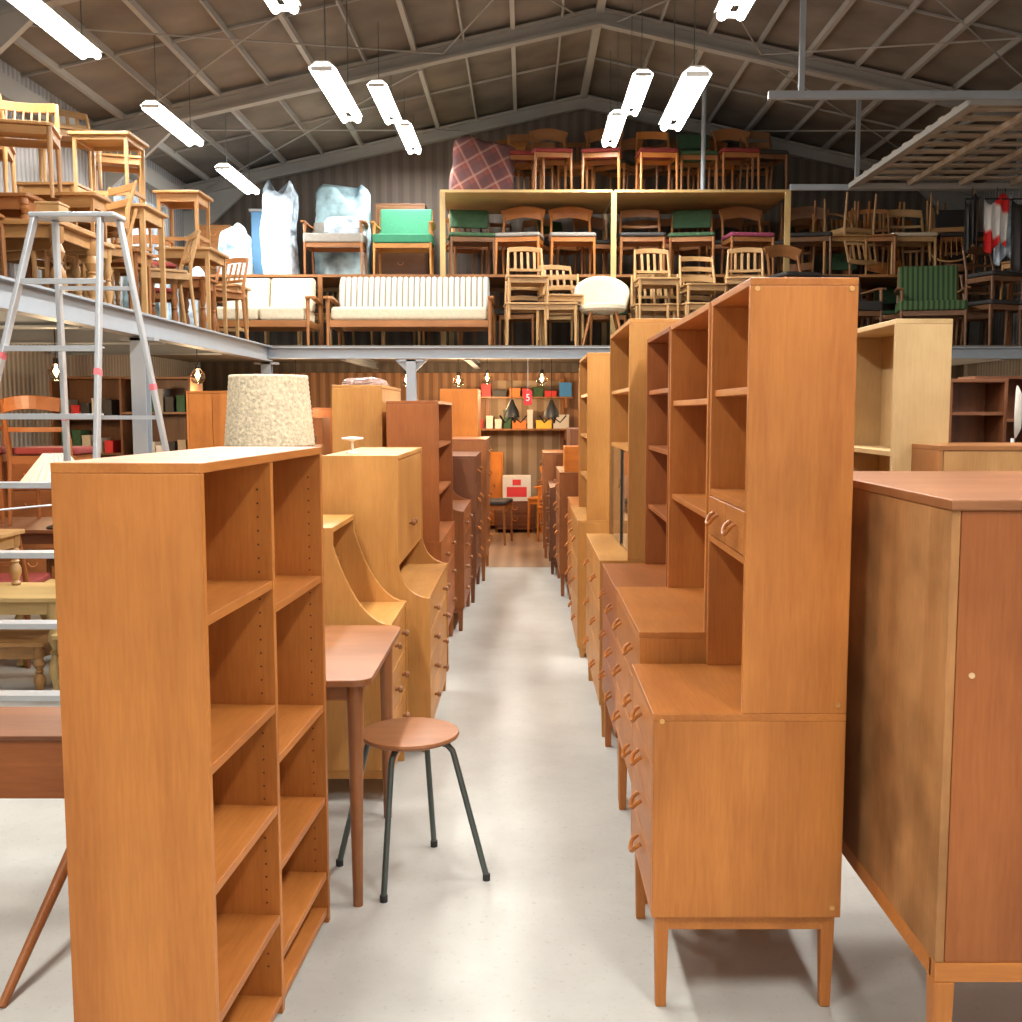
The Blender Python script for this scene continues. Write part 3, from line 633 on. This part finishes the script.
wall_unit('chest_of_drawers','red teak chest of drawers beneath the mezzanine','chest',(-1.95,6.7,0),20,.9,.42,1.0,.15,0,1,'maho',nd=4)
wall_unit('chest_of_drawers','brown chest of drawers by the corrugated wall','chest',(-3.95,7.9,0),30,.8,.4,1.1,.15,0,1,'red',nd=4)
wall_unit('cabinet','teak cabinet stored behind the ladder','cabinet',(-1.85,7.7,0),0,.6,.4,1.2,.12,0,1,'brown',doors=True)
gr='red-brown chairs under the mezzanine'
for x,y,r,z in ((-3.6,6.05,170,0),(-2.4,6.6,-80,0),(-2.4,7.1,-95,0),(-3.1,7.4,0,0),(-3.05,6.8,180,.74),(-3.6,6.8,20,.74),(-3.05,6.05,190,0)):
    chair('rail','red','redf',(x,y,z),r,'red-brown chair with red seat',gr)
for x,y,r,z in ((-3.8,8.45,10,0),(-3.1,8.3,10,0),(-3.1,8.3,10,.25),(-1.95,6.05,60,0),(-1.95,6.05,60,.22),(-1.75,5.55,20,0),(-1.75,5.55,20,.22),(-2.2,8.0,10,0),(-2.2,8.0,10,.22)): chair('ladder','brown','brown',(x,y,z),r,'brown ladder-back wooden chair',gr)
th=thing('table_lamp','table lamp with wide pleated white shade','lamp',(-2.86,6.4,.74))
fin(G().lathe([(.07,0),(.07,.01),(.02,.03),(.03,.1),(.012,.2),(.01,.35)],n=16),'base',M['black'],th,sm=True)
g=G(); n=48; R=[]
for r,z in ((.06,.46),(.2,.28)): R.append([g.bm.verts.new(((r+(.012 if j%2 else 0))*math.cos(6.2832*j/n),(r+(.012 if j%2 else 0))*math.sin(6.2832*j/n),z)) for j in range(n)])
for j in range(n): g.bm.faces.new((R[0][j],R[0][(j+1)%n],R[1][(j+1)%n],R[1][j]))
fin(g,'lamp_shade',M['carton'],th)
rb=random.Random(3)
for k in range(12):
    x=-3.95+.09*k+rb.uniform(-.01,.01)
    if abs(x+3.45)<.06: continue
    for zz in ((1.4 if x<-3.45 else 1.45),(1.1 if x<-3.45 else 1.05)):
        hh=rb.uniform(.1,.2); th=thing('storage_box','small storage box on the dark bookcase shelf','box',(x,9.15,zz),0,'small boxes on a bookcase')
        mt=M[rb.choice(['redp','carton','grey','dgreen','cream','blackf'])]
        fin(G().box(-.035,.035,-.1,.1,0,hh),'body',mt,th); fin(G().box(-.037,.037,-.102,.102,hh-.02,hh+.003),'lid',mt,th)

# ------------------------------------------------------------------ LEFT MEZZANINE FURNITURE
gc='chairs stacked on tables'
table('dining_table','oak table with heavy turned legs on the mezzanine',(-3.2,6.6,DZ),0,.95,.6,.44,'midoak',leg=.045,turned=True,top=.03)
table('side_table','small brown table with turned legs on another table',(-3.3,6.72,DZ+.44),0,.55,.36,.2,'brown',leg=.028,turned=True)
chair('spindle','midoak','midoak',(-3.2,6.85,DZ+.64),15,'oak spindle-back chair standing on a table',gc,h=.70)
chair('ladder','midoak','midoak',(-3.78,7.45,DZ+.7),-160,'oak ladder-back chair standing on a table',gc,h=.74)
table('work_table','teak side table by the wall',(-3.85,7.5,DZ),0,.6,.6,.7,'brown',leg=.045,round_leg=False)
table('work_table','light oak table with slim square legs',(-3.06,8.05,DZ),0,.62,.5,.82,'oak',leg=.034,round_leg=False,apron=.08)
table('side_table','light wood table frame stacked on another table',(-3.10,8.05,DZ+.82),0,.46,.42,.52,'oak',leg=.024,round_leg=False,apron=.03,stretch=True)
table('side_table','small stool table with thin legs',(-3.02,8.0,DZ),0,.4,.36,.5,'brown',leg=.03,round_leg=True)
table('side_table','small turned-leg stool below other tables',(-3.12,8.02,DZ+.5),0,.3,.3,.22,'midoak',leg=.025,turned=True)
table('work_table','light oak table with slim square legs',(-2.98,9.6,DZ),0,.5,.6,.74,'oak',leg=.034,round_leg=False)
table('side_table','light wood table with stretcher stacked on another table',(-3.05,9.6,DZ+.74),0,.42,.42,.5,'midoak',leg=.03,round_leg=False,stretch=True)
table('side_table','small turned-leg table beneath a taller one',(-2.98,9.6,DZ),0,.34,.4,.5,'brown',leg=.03,turned=True)
table('work_table','oak table with stretcher by the wall',(-3.8,8.7,DZ),0,.75,.6,.7,'oak',leg=.04,round_leg=False,stretch=True)
table('side_table','small oak turned-leg table on a larger table',(-3.75,8.6,DZ+.7),0,.5,.4,.40,'midoak',leg=.03,turned=True)
table('side_table','small brown table with turned legs',(-3.75,9.65,DZ),0,.7,.5,.65,'brown',leg=.04,turned=True)
table('side_table','small pale table stacked on a brown one',(-3.7,9.65,DZ+.65),0,.5,.4,.45,'oak',leg=.03,round_leg=False,stretch=True)
table('side_table','small pine table near the mezzanine edge',(-3.0,10.6,DZ),0,.45,.45,.55,'oak',leg=.03,round_leg=False,stretch=True)
table('side_table','low turned-leg table in the stack',(-3.5,8.2,DZ),0,.34,.34,.4,'oak',leg=.03,turned=True)
table('side_table','small turned-leg table by the mezzanine edge',(-2.9,7.05,DZ),0,.3,.3,.42,'oak',leg=.028,turned=True)
table('side_table','small table on a stool by the mezzanine edge',(-2.9,7.05,DZ+.42),0,.28,.28,.3,'midoak',leg=.024,round_leg=False)
table('side_table','small turned-leg table in the stack',(-3.4,9.1,DZ),0,.34,.34,.6,'oak',leg=.028,turned=True)
table('side_table','small square table in the stack',(-3.35,9.12,DZ+.6),0,.32,.32,.42,'midoak',leg=.024,round_leg=False,stretch=True)
chair('slats','oak','oak',(-3.7,8.75,DZ+1.1),30,'pale wooden slat-back chair on top of a stack',gc,h=.7)
chair('slats','oak','oak',(-3.0,8.8,DZ),-60,'pale wooden slat-back chair beside stacked tables',gc)
chair('ladder','midoak','midoak',(-3.05,7.45,DZ),-40,'oak ladder-back chair beside stacked tables',gc,h=.74)
chair('ladder','midoak','midoak',(-3.05,7.47,DZ+.2),-40,'oak ladder-back chair beside stacked tables',gc,h=.74)
chair('spindle','midoak','midoak',(-3.55,5.9,DZ),80,'oak spindle-back chair',gc,h=.70)
chair('ladder','brown','brown',(-3.25,6.1,DZ),-170,'brown ladder-back chair by a table',gc)
chair('slats','brown','brown',(-2.98,10.2,DZ),-30,'brown slat-back chair near the mezzanine edge',gc)
chair('rail','brown','redf',(-3.6,10.3,DZ),20,'brown chair with red seat on the mezzanine',gc)
chair('rail','brown','redf',(-3.6,10.3,DZ+.24),20,'brown chair with red seat on the mezzanine',gc)
chair('hoop','midoak','midoak',(-3.65,9.65,DZ+1.1),20,'small wooden hoop-back chair stacked on tables',gc,h=.74)
chair('hoop','midoak','midoak',(-3.5,7.75,DZ),60,'small wooden hoop-back chair between tables',gc,h=.74)
th=thing('wooden_box','small pale box with lid on a table','box',(-2.84,6.45,DZ+.44)); 
fin(G().box(-.07,.07,-.07,.07,0,.1),'body',WD['oak']['x'],th,bev=.004); fin(G().box(-.075,.075,-.075,.075,.1,.115),'lid',WD['oak']['x'],th,bev=.003)

# ------------------------------------------------------------------ BACK MEZZANINE FRONT ROW
sofa('cream two-seat sofa with dark wooden frame',(-2.80,11.5,DZ),1.12,2,M['cream'],M['cream'],'brown')
sofa('long white ribbed sofa with wooden frame',(-1.22,11.5,DZ),1.78,3,M['cream'],M['sofastripe'],'brown',one_back=True)
gs='stacked pale wooden chairs on the mezzanine'
for x,z,r,st in ((0.0,0,5,'ladder'),(.02,.28,5,'slats'),(.36,0,-8,'ladder'),(.38,.1,12,'slats'),(1.38,0,4,'slats'),(1.40,.26,4,'slats'),(1.66,0,16,'slats'),(1.88,0,6,'ladder'),(1.90,.2,6,'ladder'),(2.34,0,-10,'ladder'),(2.36,.27,-10,'slats')):
    chair(st,'oak','oak' ,(x,11.42+(.12 if st=='slats' and z<.15 and 0<x<2 else 0),DZ+z),r,'pale oak chair with wooden back in a stack',gs,h=.82)
th=thing('shell_chair','round cream upholstered shell chair on wooden legs','chair',(.83,11.4,DZ))
fin(G().lathe([(.17,.36),(.235,.375),(.25,.40),(.24,.44),(.15,.46)],n=30),'seat_cushion',M['cream'],th,sm=True)
g=G(); R=[]; nz,na=8,24
for i in range(nz+1):
    t=i/nz; ring=[]
    for j in range(na+1):
        a=rad(-80+160*j/na); c=math.cos(a); hh=.38*max(.0,c)**.45
        r_=.25+.05*t; z=.40+hh*t
        ring.append(g.bm.verts.new((r_*math.sin(a)*1.04,r_*c*.9+.02*t,z)))
    R.append(ring)
for i in range(nz):
    for j in range(na): g.bm.faces.new((R[i][j],R[i][j+1],R[i+1][j+1],R[i+1][j]))
o=fin(g,'shell_back',M['cream'],th,sm=True); sd=o.modifiers.new('s','SOLIDIFY'); sd.thickness=.04
for sx in (-1,1):
    for sy in (-1,1): fin(G().cyl((sx*.22,sy*.2,0),(sx*.13,sy*.13,.37),.011,.018,10),'leg',WD['brown']['z'],th,sm=True)
chair('armpad','walnut','gstripe',(4.35,11.42,DZ),-12,'dark green striped armchair with wooden arms','armchairs on the mezzanine',h=.9,arms=True,wide=.12)
chair('armpad','walnut','blackf',(3.5,11.45,DZ),10,'black leather armchair with wooden frame','armchairs on the mezzanine',h=.8,arms=True,wide=.05)
for x,r in ((5.0,20),(5.4,-30)): chair('rail','walnut','blackf',(x,11.4,DZ),r,'dark wooden dining chair with black seat')
chair('rail','walnut','blackf',(5.02,11.42,DZ+.3),20,'dark wooden dining chair stacked on another')
chair('hoop','light','light',(5.42,11.45,DZ+.46),-60,'orange hoop-back chair resting on another chair')
chair('rail','walnut','redf',(2.9,11.42,DZ),0,'dark wooden chair with red seat')
chair('crown','brown','blackf',(2.9,11.5,DZ+.3),15,'brown chair with a wide curved back rail')
LB={'dgreen':'wooden chair with dark green upholstery','grey':'teak chair with curved rail back and grey seat','blackf':'dark wooden chair with black seat','purple':'wooden chair with plum upholstery','brown':'brown wooden slat-back chair','cream':'pale oak chair with cream seat','redf':'wooden chair with dark red seat','oak':'pale oak wooden chair','walnut':'dark ladder-back wooden chair','midoak':'oak hoop-back wooden chair'}
rr=random.Random(11)
KIN=[('rail','brown','blackf'),('rail','brown','redf'),('slats','brown','brown'),('pad','brown','dgreen'),('crown','brown','blackf'),('crown','teak','grey'),('ladder','walnut','walnut'),('slats','oak','oak'),('hoop','midoak','midoak')]
for i in range(18):
    st,wk,sk=rr.choice(KIN); x=-2.9+i*.48
    chair(st,wk,sk,(x+rr.uniform(-.03,.03),12.5+rr.uniform(0,.2),DZ),rr.uniform(-20,20),LB[sk],h=.8 if st!='hoop' else .74)
# tier one
chair('armpad','light','green',(-1.4,12.4,T1),0,'light wood easy chair with bright green upholstery','armchairs on the mezzanine',h=.84,arms=True,wide=.12)
chair('armpad','brown','grey',(-2.18,12.35,T1),0,'easy chair with grey seat beneath wrapping','armchairs on the mezzanine',h=.68,arms=True,wide=.12)
spec=[(-.62,'pad','walnut','dgreen'),(-.06,'crown','teak','grey'),(.54,'crown','teak','grey'),(1.34,'rail','brown','blackf'),(1.92,'pad','brown','dgreen'),(2.56,'crown','brown','purple'),(3.25,'crown','walnut','blackf'),(3.62,'hoop','midoak','midoak'),(3.98,'slats','brown','brown'),(4.42,'rail','oak','cream'),(5.0,'pad','brown','blackf')]
for x,st,wk,sk in spec:
    chair(st,wk,sk,(x,12.33,T1),rr.uniform(-14,14),LB[sk],wide=.04,h=.82 if st!='hoop' else .78)
for i in range(16):
    st,wk,sk=rr.choice(KIN[:7]); x=-.72+i*.39
    chair(st,wk,sk,(x,12.85+.12*(i%2),T1),rr.uniform(-35,35),LB[sk])
for i,x in enumerate((3.3,3.75,4.2,4.7,5.2)):
    st,wk,sk=KIN[(i*2+1)%9]; chair(st,wk,sk,(x,12.85,T1+.92),0,'upturned '+LB[sk],rot=(math.pi,0,rr.uniform(-.5,.5)))
chair('slats','oak','oak',(3.75,12.4,T1+.93),0,'upturned pale oak chair with legs in the air',rot=(math.pi,0,.3))
chair('hoop','midoak','midoak',(4.9,12.35,T1+.93),0,'upturned oak hoop-back chair with legs in the air',rot=(math.pi,0,-.3),h=.78,wide=.04)
# tier two
for x,sk,st,wk in ((.0,'redf','rail','brown'),(.3,'redf','crown','brown'),(.88,'redf','crown','brown'),(1.5,'redf','rail','teak'),(1.98,'dgreen','pad','brown'),(2.42,'redf','crown','brown')):
    chair(st,wk,sk,(x,12.33 if x not in (0.0,1.98) else 12.45,T2),rr.uniform(-12,12),'wooden chair with dark upholstered seat on the top shelf','chairs on the top shelf',h=.78)
for x,k in ((.15,0),(.6,2),(1.1,4),(1.5,6),(1.85,3),(2.25,5),(2.72,0),(-.05,5)):
    st,wk,sk=KIN[k]; chair(st,wk,sk,(x,12.92,T2),rr.uniform(-40,40),LB[sk],'chairs on the top shelf')
chair('rail','walnut','blackf',(2.74,12.4,T2),10,'dark wooden chair with black seat','chairs on the top shelf')
lump('plaid_blanket','red-brown plaid wool blanket draped over stored furniture','blanket',(-.50,12.45,T2),.80,.6,.60,M['plaid'],5,.01,.93,rough=.008,boxy=.8)
# wrapped bundles
lump('wrapped_bundle','tall furniture wrapped in clear bluish plastic','bundle',(-2.83,12.4,T1),.40,.40,1.02,M['plastic'],1,.02,.97,rough=.03,boxy=.9)
lump('blue_sheet_bundle','blue and white printed sheet over stored furniture','bundle',(-2.2,12.9,T1),.70,.36,1.08,M['bluetarp'],2,.015,.97,rough=.02,boxy=.9)
lump('plastic_wrap','crumpled clear plastic wrap over an easy chair','plastic',(-2.1,12.38,T1+.48),.5,.34,.2,M['plastic'],8,.04,.9,rough=.06,boxy=.8)
lump('plastic_bag','blue and white bag full of goods','bag',(-3.35,12.35,T1),.42,.42,.55,M['bluetarp'],3,.03,.8,boxy=.7)
lump('plastic_bag','blue and white plastic bag','bag',(-3.85,10.85,DZ),.45,.45,.8,M['bluetarp'],4,.03,.8,boxy=.7)
lump('plastic_bag','clear plastic bag beside a blue board','bag',(-3.7,11.5,DZ),.6,.5,.8,M['plastic'],6,.03,.85,boxy=.7)
th=thing('blue_board','upright blue board stored beside wrapped furniture','board',(-3.05,12.95,T1)); fin(G().box(-.25,.25,-.04,.04,0,.86),'face',M['bluebox'],th,bev=.01); fin(G().box(-.27,.27,-.05,.05,.86,.89),'cap',M['alu'],th)
for x,w_,h_,wk in ((-3.75,.4,.7,'brown'),(-1.5,.6,.95,'walnut')):
    wall_unit('cabinet','small dark cabinet stored on the rack','cabinet',(x,12.9,T1),0,w_,.35,h_,.08,0,1,wk,nd=3)

# ------------------------------------------------------------------ HANGING PLATFORM
th=thing('hanging_platform','slatted wooden loft platform hung on grey steel rails','platform',(0,0,0))
PZ=3.84
for k in range(11):
    y=8.36+k*.278; fin(G().box(3.44,MR,y,y+.10,PZ+.022,PZ+.04),'slat',WD['weather']['x'],th)
for k in range(5):
    x=3.47+k*.54; fin(G().box(x,x+.05,8.3,11.3,PZ-.03,PZ+.022),'batten',WD['weather']['x'],th)
fin(G().box(3.4,MR,8.28,8.32,PZ-.05,PZ).box(3.4,MR,11.28,11.33,PZ-.06,PZ).box(3.4,3.44,8.3,11.3,PZ-.05,PZ),'frame',M['rafter'],th)
fin(G().box(1.85,MR,8.22,8.27,PZ-.02,PZ+.035),'rail',M['steel'],th); fin(G().box(2.8,MR,11.34,11.38,PZ-.06,PZ),'rail',M['steel'],th)
for x,y in ((2.1,8.25),(4.6,8.25),(3.5,11.36),(5.2,11.36)): fin(G().box(x-.02,x+.02,y-.02,y+.02,PZ,cz(x)-.01),'hanger',M['steel'],th)
th=thing('steel_pipe','slim grey vertical steel pipe on the top shelf','pipe',(0,0,0)); fin(G().cyl((1.99,12.04,T2),(1.99,12.04,cz(2.0)),.026),'pipe',M['steel'],th,sm=True); fin(G().cyl((1.99,12.04,T2),(1.99,12.04,T2+.01),.04),'flange',M['steel'],th)
def cloth(label,x,y,w,h,mat):
    th=thing('hanging_cloth',label,'cloth',(x,y,PZ-.06),0,'cloths hanging below the platform')
    g=G(); R=[]
    for i in range(9):
        z=-.12-h*i/8; R.append([g.bm.verts.new((w*(j/16-.5)*(1-.25*i/8*(1 if j>8 else .4)),.03*math.sin(j*1.1)*(i/8+.2),z-.06*math.sin(j*.4))) for j in range(17)])
    for i in range(8):
        for j in range(16): g.bm.faces.new((R[i][j],R[i][j+1],R[i+1][j+1],R[i+1][j]))
    o=fin(g,'fabric',mat,th,sm=True); o.modifiers.new('s','SOLIDIFY').thickness=.004
    fin(G().cyl((-w/2,0,-.12),(w/2,0,-.12),.008,n=6).cyl((0,0,-.12),(0,0,0),.004,n=6),'hanger',M['black'],th)
cloth('red and white striped cloth on a hanger',4.92,11.2,.26,.5,M['flag']); cloth('black cloth on a hanger',5.25,11.2,.35,.7,M['blackf']); cloth('dark cloth on a hanger',4.66,11.2,.14,.5,M['blackf']); cloth('white cloth on a hanger',5.02,11.24,.2,.62,M['plastic'])

# ------------------------------------------------------------------ LAMPS
def lamp(x,y,z,first=[None]):
    if first[0]: 
        n=clone(first[0],(x,y,z)); 
        for c in n.children:
            if c.name.startswith('wire'): c.scale=(1,1,(cz(x)-z-.01)/1.0)
        return n
    th=thing('fluorescent_lamp','hanging white fluorescent lamp with two glowing tubes','lamp',(x,y,z),0,'fluorescent lamps')
    fin(G().prism([(-.09,.004),(-.04,.04),(.04,.04),(.09,.004),(.09,.01),(.045,.05),(-.045,.05),(-.09,.01)],'y',-.58,.58),'housing',M['white'],th)
    for sx in (-.05,.05): fin(G().cyl((sx,-.58,-.012),(sx,.58,-.012),.026,n=12),'tube',M['tube'],th,sm=True)
    for sy in (-.592,.592): fin(G().box(-.07,.07,sy-.01,sy+.01,-.02,.01),'end_cap',M['white'],th)
    for sy in (-.45,.45):
        o=fin(G().cyl((0,sy,.05),(0,sy,1.0),.004,n=5),'wire',M['dark'],th)
        o.scale=(1,1,(cz(x)-z-.01)/1.0)
    l=bpy.data.lights.new('lamp_light','AREA'); l.shape='RECTANGLE'; l.size=.2; l.size_y=1.2; l.energy=62; l.color=(1,.985,.95)
    lo=bpy.data.objects.new('lamp_light',l); C.objects.link(lo); lo.parent=th; lo.location=(0,0,-.045)
    first[0]=th
    return th
for p in ((-1.33,7.7,3.69),(-1.32,10.25,4.35),(-1.32,12.3,4.55),(1.05,7.2,3.5),(1.02,9.95,4.35),(.93,11.35,4.4),(-3.07,9.47,3.95),(-3.1,11.65,3.95),(-3.05,7.05,3.95),(-1.31,5.38,3.65),(1.09,5.2,3.55),
          (-1.3,3.2,3.7),(1.1,3.0,3.7),(-1.3,.4,3.7),(1.1,.4,3.7),(3.7,4.8,3.9),(3.7,1.8,3.9)):
    lamp(*p)
def bulb(x,y,z,zt):
    th=thing('pendant_bulb','clear glass filament bulb hanging on a cord','lamp',(x,y,z),0,'bulbs under the mezzanine')
    fin(G().lathe([(.01,-.075),(.045,-.06),(.065,-.02),(.058,.015),(.028,.05),(.018,.06)],n=20),'bulb',M['glass'],th,sm=True)
    fin(G().sweep([(0,0,.05),(0,0,.02),(-.012,0,.0),(.0,0,-.03),(.012,0,.0),(0,0,.02)],.009,6),'filament',M['bulb'],th,sm=True)
    fin(G().cyl((0,0,.06),(0,0,.1),.02),'socket',M['black'],th); fin(G().cyl((0,0,.1),(0,0,zt-z),.004,n=6),'cord',M['black'],th)
    l=bpy.data.lights.new('bulb_light','POINT'); l.energy=26; l.color=(1,.70,.40); l.shadow_soft_size=.08
    lo=bpy.data.objects.new('bulb_light',l); C.objects.link(lo); lo.parent=th; lo.location=(0,0,-.2)
for x,y,z,zt in ((-1.3,11.6,1.80,2.08),(.18,11.3,1.80,2.08),(-2.8,9.05,1.76,2.08),(1.6,12.2,1.75,2.08),(-3.4,6.0,1.75,2.08),(3.6,12.2,1.75,2.08),(-2.6,12.0,1.75,2.08),(-.75,11.9,1.8,2.08),(-3.5,7.9,1.75,2.08),(-.45,12.6,1.85,2.08)): bulb(x,y,z,zt)  # bulbs after the front and left ones are added to brighten below the deck
for x in (-.15,.3):
    th=thing('iron_lantern','black wrought iron hanging lantern','lantern',(x,12.0,1.45),0,'iron lanterns')
    fin(G().lathe([(.09,-.06),(.08,0),(.04,.08),(.015,.14)],n=10),'shade',M['black'],th,sm=True)
    for k in range(5):
        a=k*1.2566; fin(G().sweep([(.02*math.cos(a),.02*math.sin(a),-.06),(.1*math.cos(a),.1*math.sin(a),-.12),(.17*math.cos(a),.17*math.sin(a),-.04)],.009,6),'arm',M['black'],th)
    fin(G().cyl((0,0,.14),(0,0,.63),.005,n=6),'chain',M['black'],th)
for zz in (1.22,1.62):
    th=thing('wall_shelf','wooden wall shelf at the end of the aisle','shelf',(0,0,0)); fin(G().box(-1.0,.6,13.2,13.5,zz,zz+.02),'board',WD['brown']['x'],th)
    for bx in (-.9,.5): fin(G().box(bx,bx+.03,13.25,13.5,zz-.12,zz),'bracket',WD['brown']['z'],th)
rb=random.Random(5); cols=[('redp','red'),('blue','blue'),('yell','yellow'),('carton','white'),('grey','grey'),('blackf','black'),('dgreen','green'),('orangebox','orange')]
for zz in (1.24,1.64):
    x=-.9
    while x<.5:
        w=rb.uniform(.07,.2); h=rb.uniform(.07,.26 if zz<1.5 else .18); k,cn=rb.choice(cols)
        th=thing('small_box',cn+' cardboard box on the wall shelf','box',(x+w/2,13.35,zz),0,'boxes on the wall shelves'); fin(G().box(-w/2,w/2,-.08,.08,0,h),'body',M[k],th,bev=.004); fin(G().box(-w/2-.003,w/2+.003,-.083,.083,h-.03,h+.003),'lid',M[k],th)
        x+=w+rb.uniform(.01,.05)
wall_unit('chest_of_drawers','low dark chest carrying a carton','chest',(-.12,12.55,0),0,.5,.4,.38,.08,0,1,'maho',nd=2)
th=thing('cardboard_carton','white cardboard carton with red printed panel','carton',(-.10,12.76,.38))
fin(G().box(-.17,.17,-.14,.14,0,.3),'body',M['carton'],th,bev=.004)
fin(G().box(-.12,.12,-.143,-.14,.05,.17),'printed_panel',M['redp'],th)
fin(G().box(-.05,.05,-.143,-.14,.19,.26),'printed_mark',M['redp'],th)
wall_unit('chest_of_drawers','small brown chest at the end of the aisle','chest',(.3,12.7,0),0,.3,.35,.62,.05,0,1,'brown',nd=4,pull='knob')
wall_unit('cabinet','small orange cabinet at the end of the aisle','cabinet',(-.42,12.95,0),0,.3,.3,.95,.05,0,1,'orange',doors=True)
ga='aisle chairs'
chair('ladder','walnut','walnut',(-.62,12.0,0),90,'dark ladder-back chair at the end of the aisle',ga)
chair('rail','brown','blackf',(-.38,11.6,0),80,'dark chair with black seat at the end of the aisle',ga)
chair('armpad','orange','orange',(.42,11.65,0),-60,'orange wooden armchair at the end of the aisle',ga,h=1.15,arms=True)
chair('crown','orange','orange',(.3,12.25,0),-20,'orange wooden chair at the end of the aisle',ga)
th=thing('price_tag','red hanging tag with a white number 5','tag',(.03,10.9,1.52))
fin(G().box(-.042,.042,-.002,.002,0,.15),'card',M['redp'],th); fin(G().cyl((0,0,.15),(0,0,.47),.002,n=5),'string',M['white'],th)
cu=bpy.data.curves.new('num','FONT'); cu.body='5'; cu.size=.1; cu.align_x='CENTER'; cu.align_y='CENTER'; cu.extrude=.001
to=bpy.data.objects.new('num',cu); C.objects.link(to); bpy.context.view_layer.update()
me=bpy.data.meshes.new_from_object(to); bpy.data.objects.remove(to)
o=bpy.data.objects.new('number',me); C.objects.link(o); me.materials.clear(); me.materials.append(M['white']); o.parent=th; o.location=(0,-.004,.075); o.rotation_euler=(rad(90),0,0)

# ------------------------------------------------------------------ world + camera
w=bpy.data.worlds.new('World'); SC.world=w; w.use_nodes=True
w.node_tree.nodes['Background'].inputs[0].default_value=(.5,.52,.55,1); w.node_tree.nodes['Background'].inputs[1].default_value=.3
cam=bpy.data.cameras.new('Camera'); co=bpy.data.objects.new('Camera',cam); C.objects.link(co)
cam.sensor_width=36; cam.lens=36*1050/1022; cam.shift_x=-14/1022; cam.clip_start=.05
co.location=(0,0,1.45); co.rotation_euler=(rad(90-5.39),0,0)
SC.camera=co
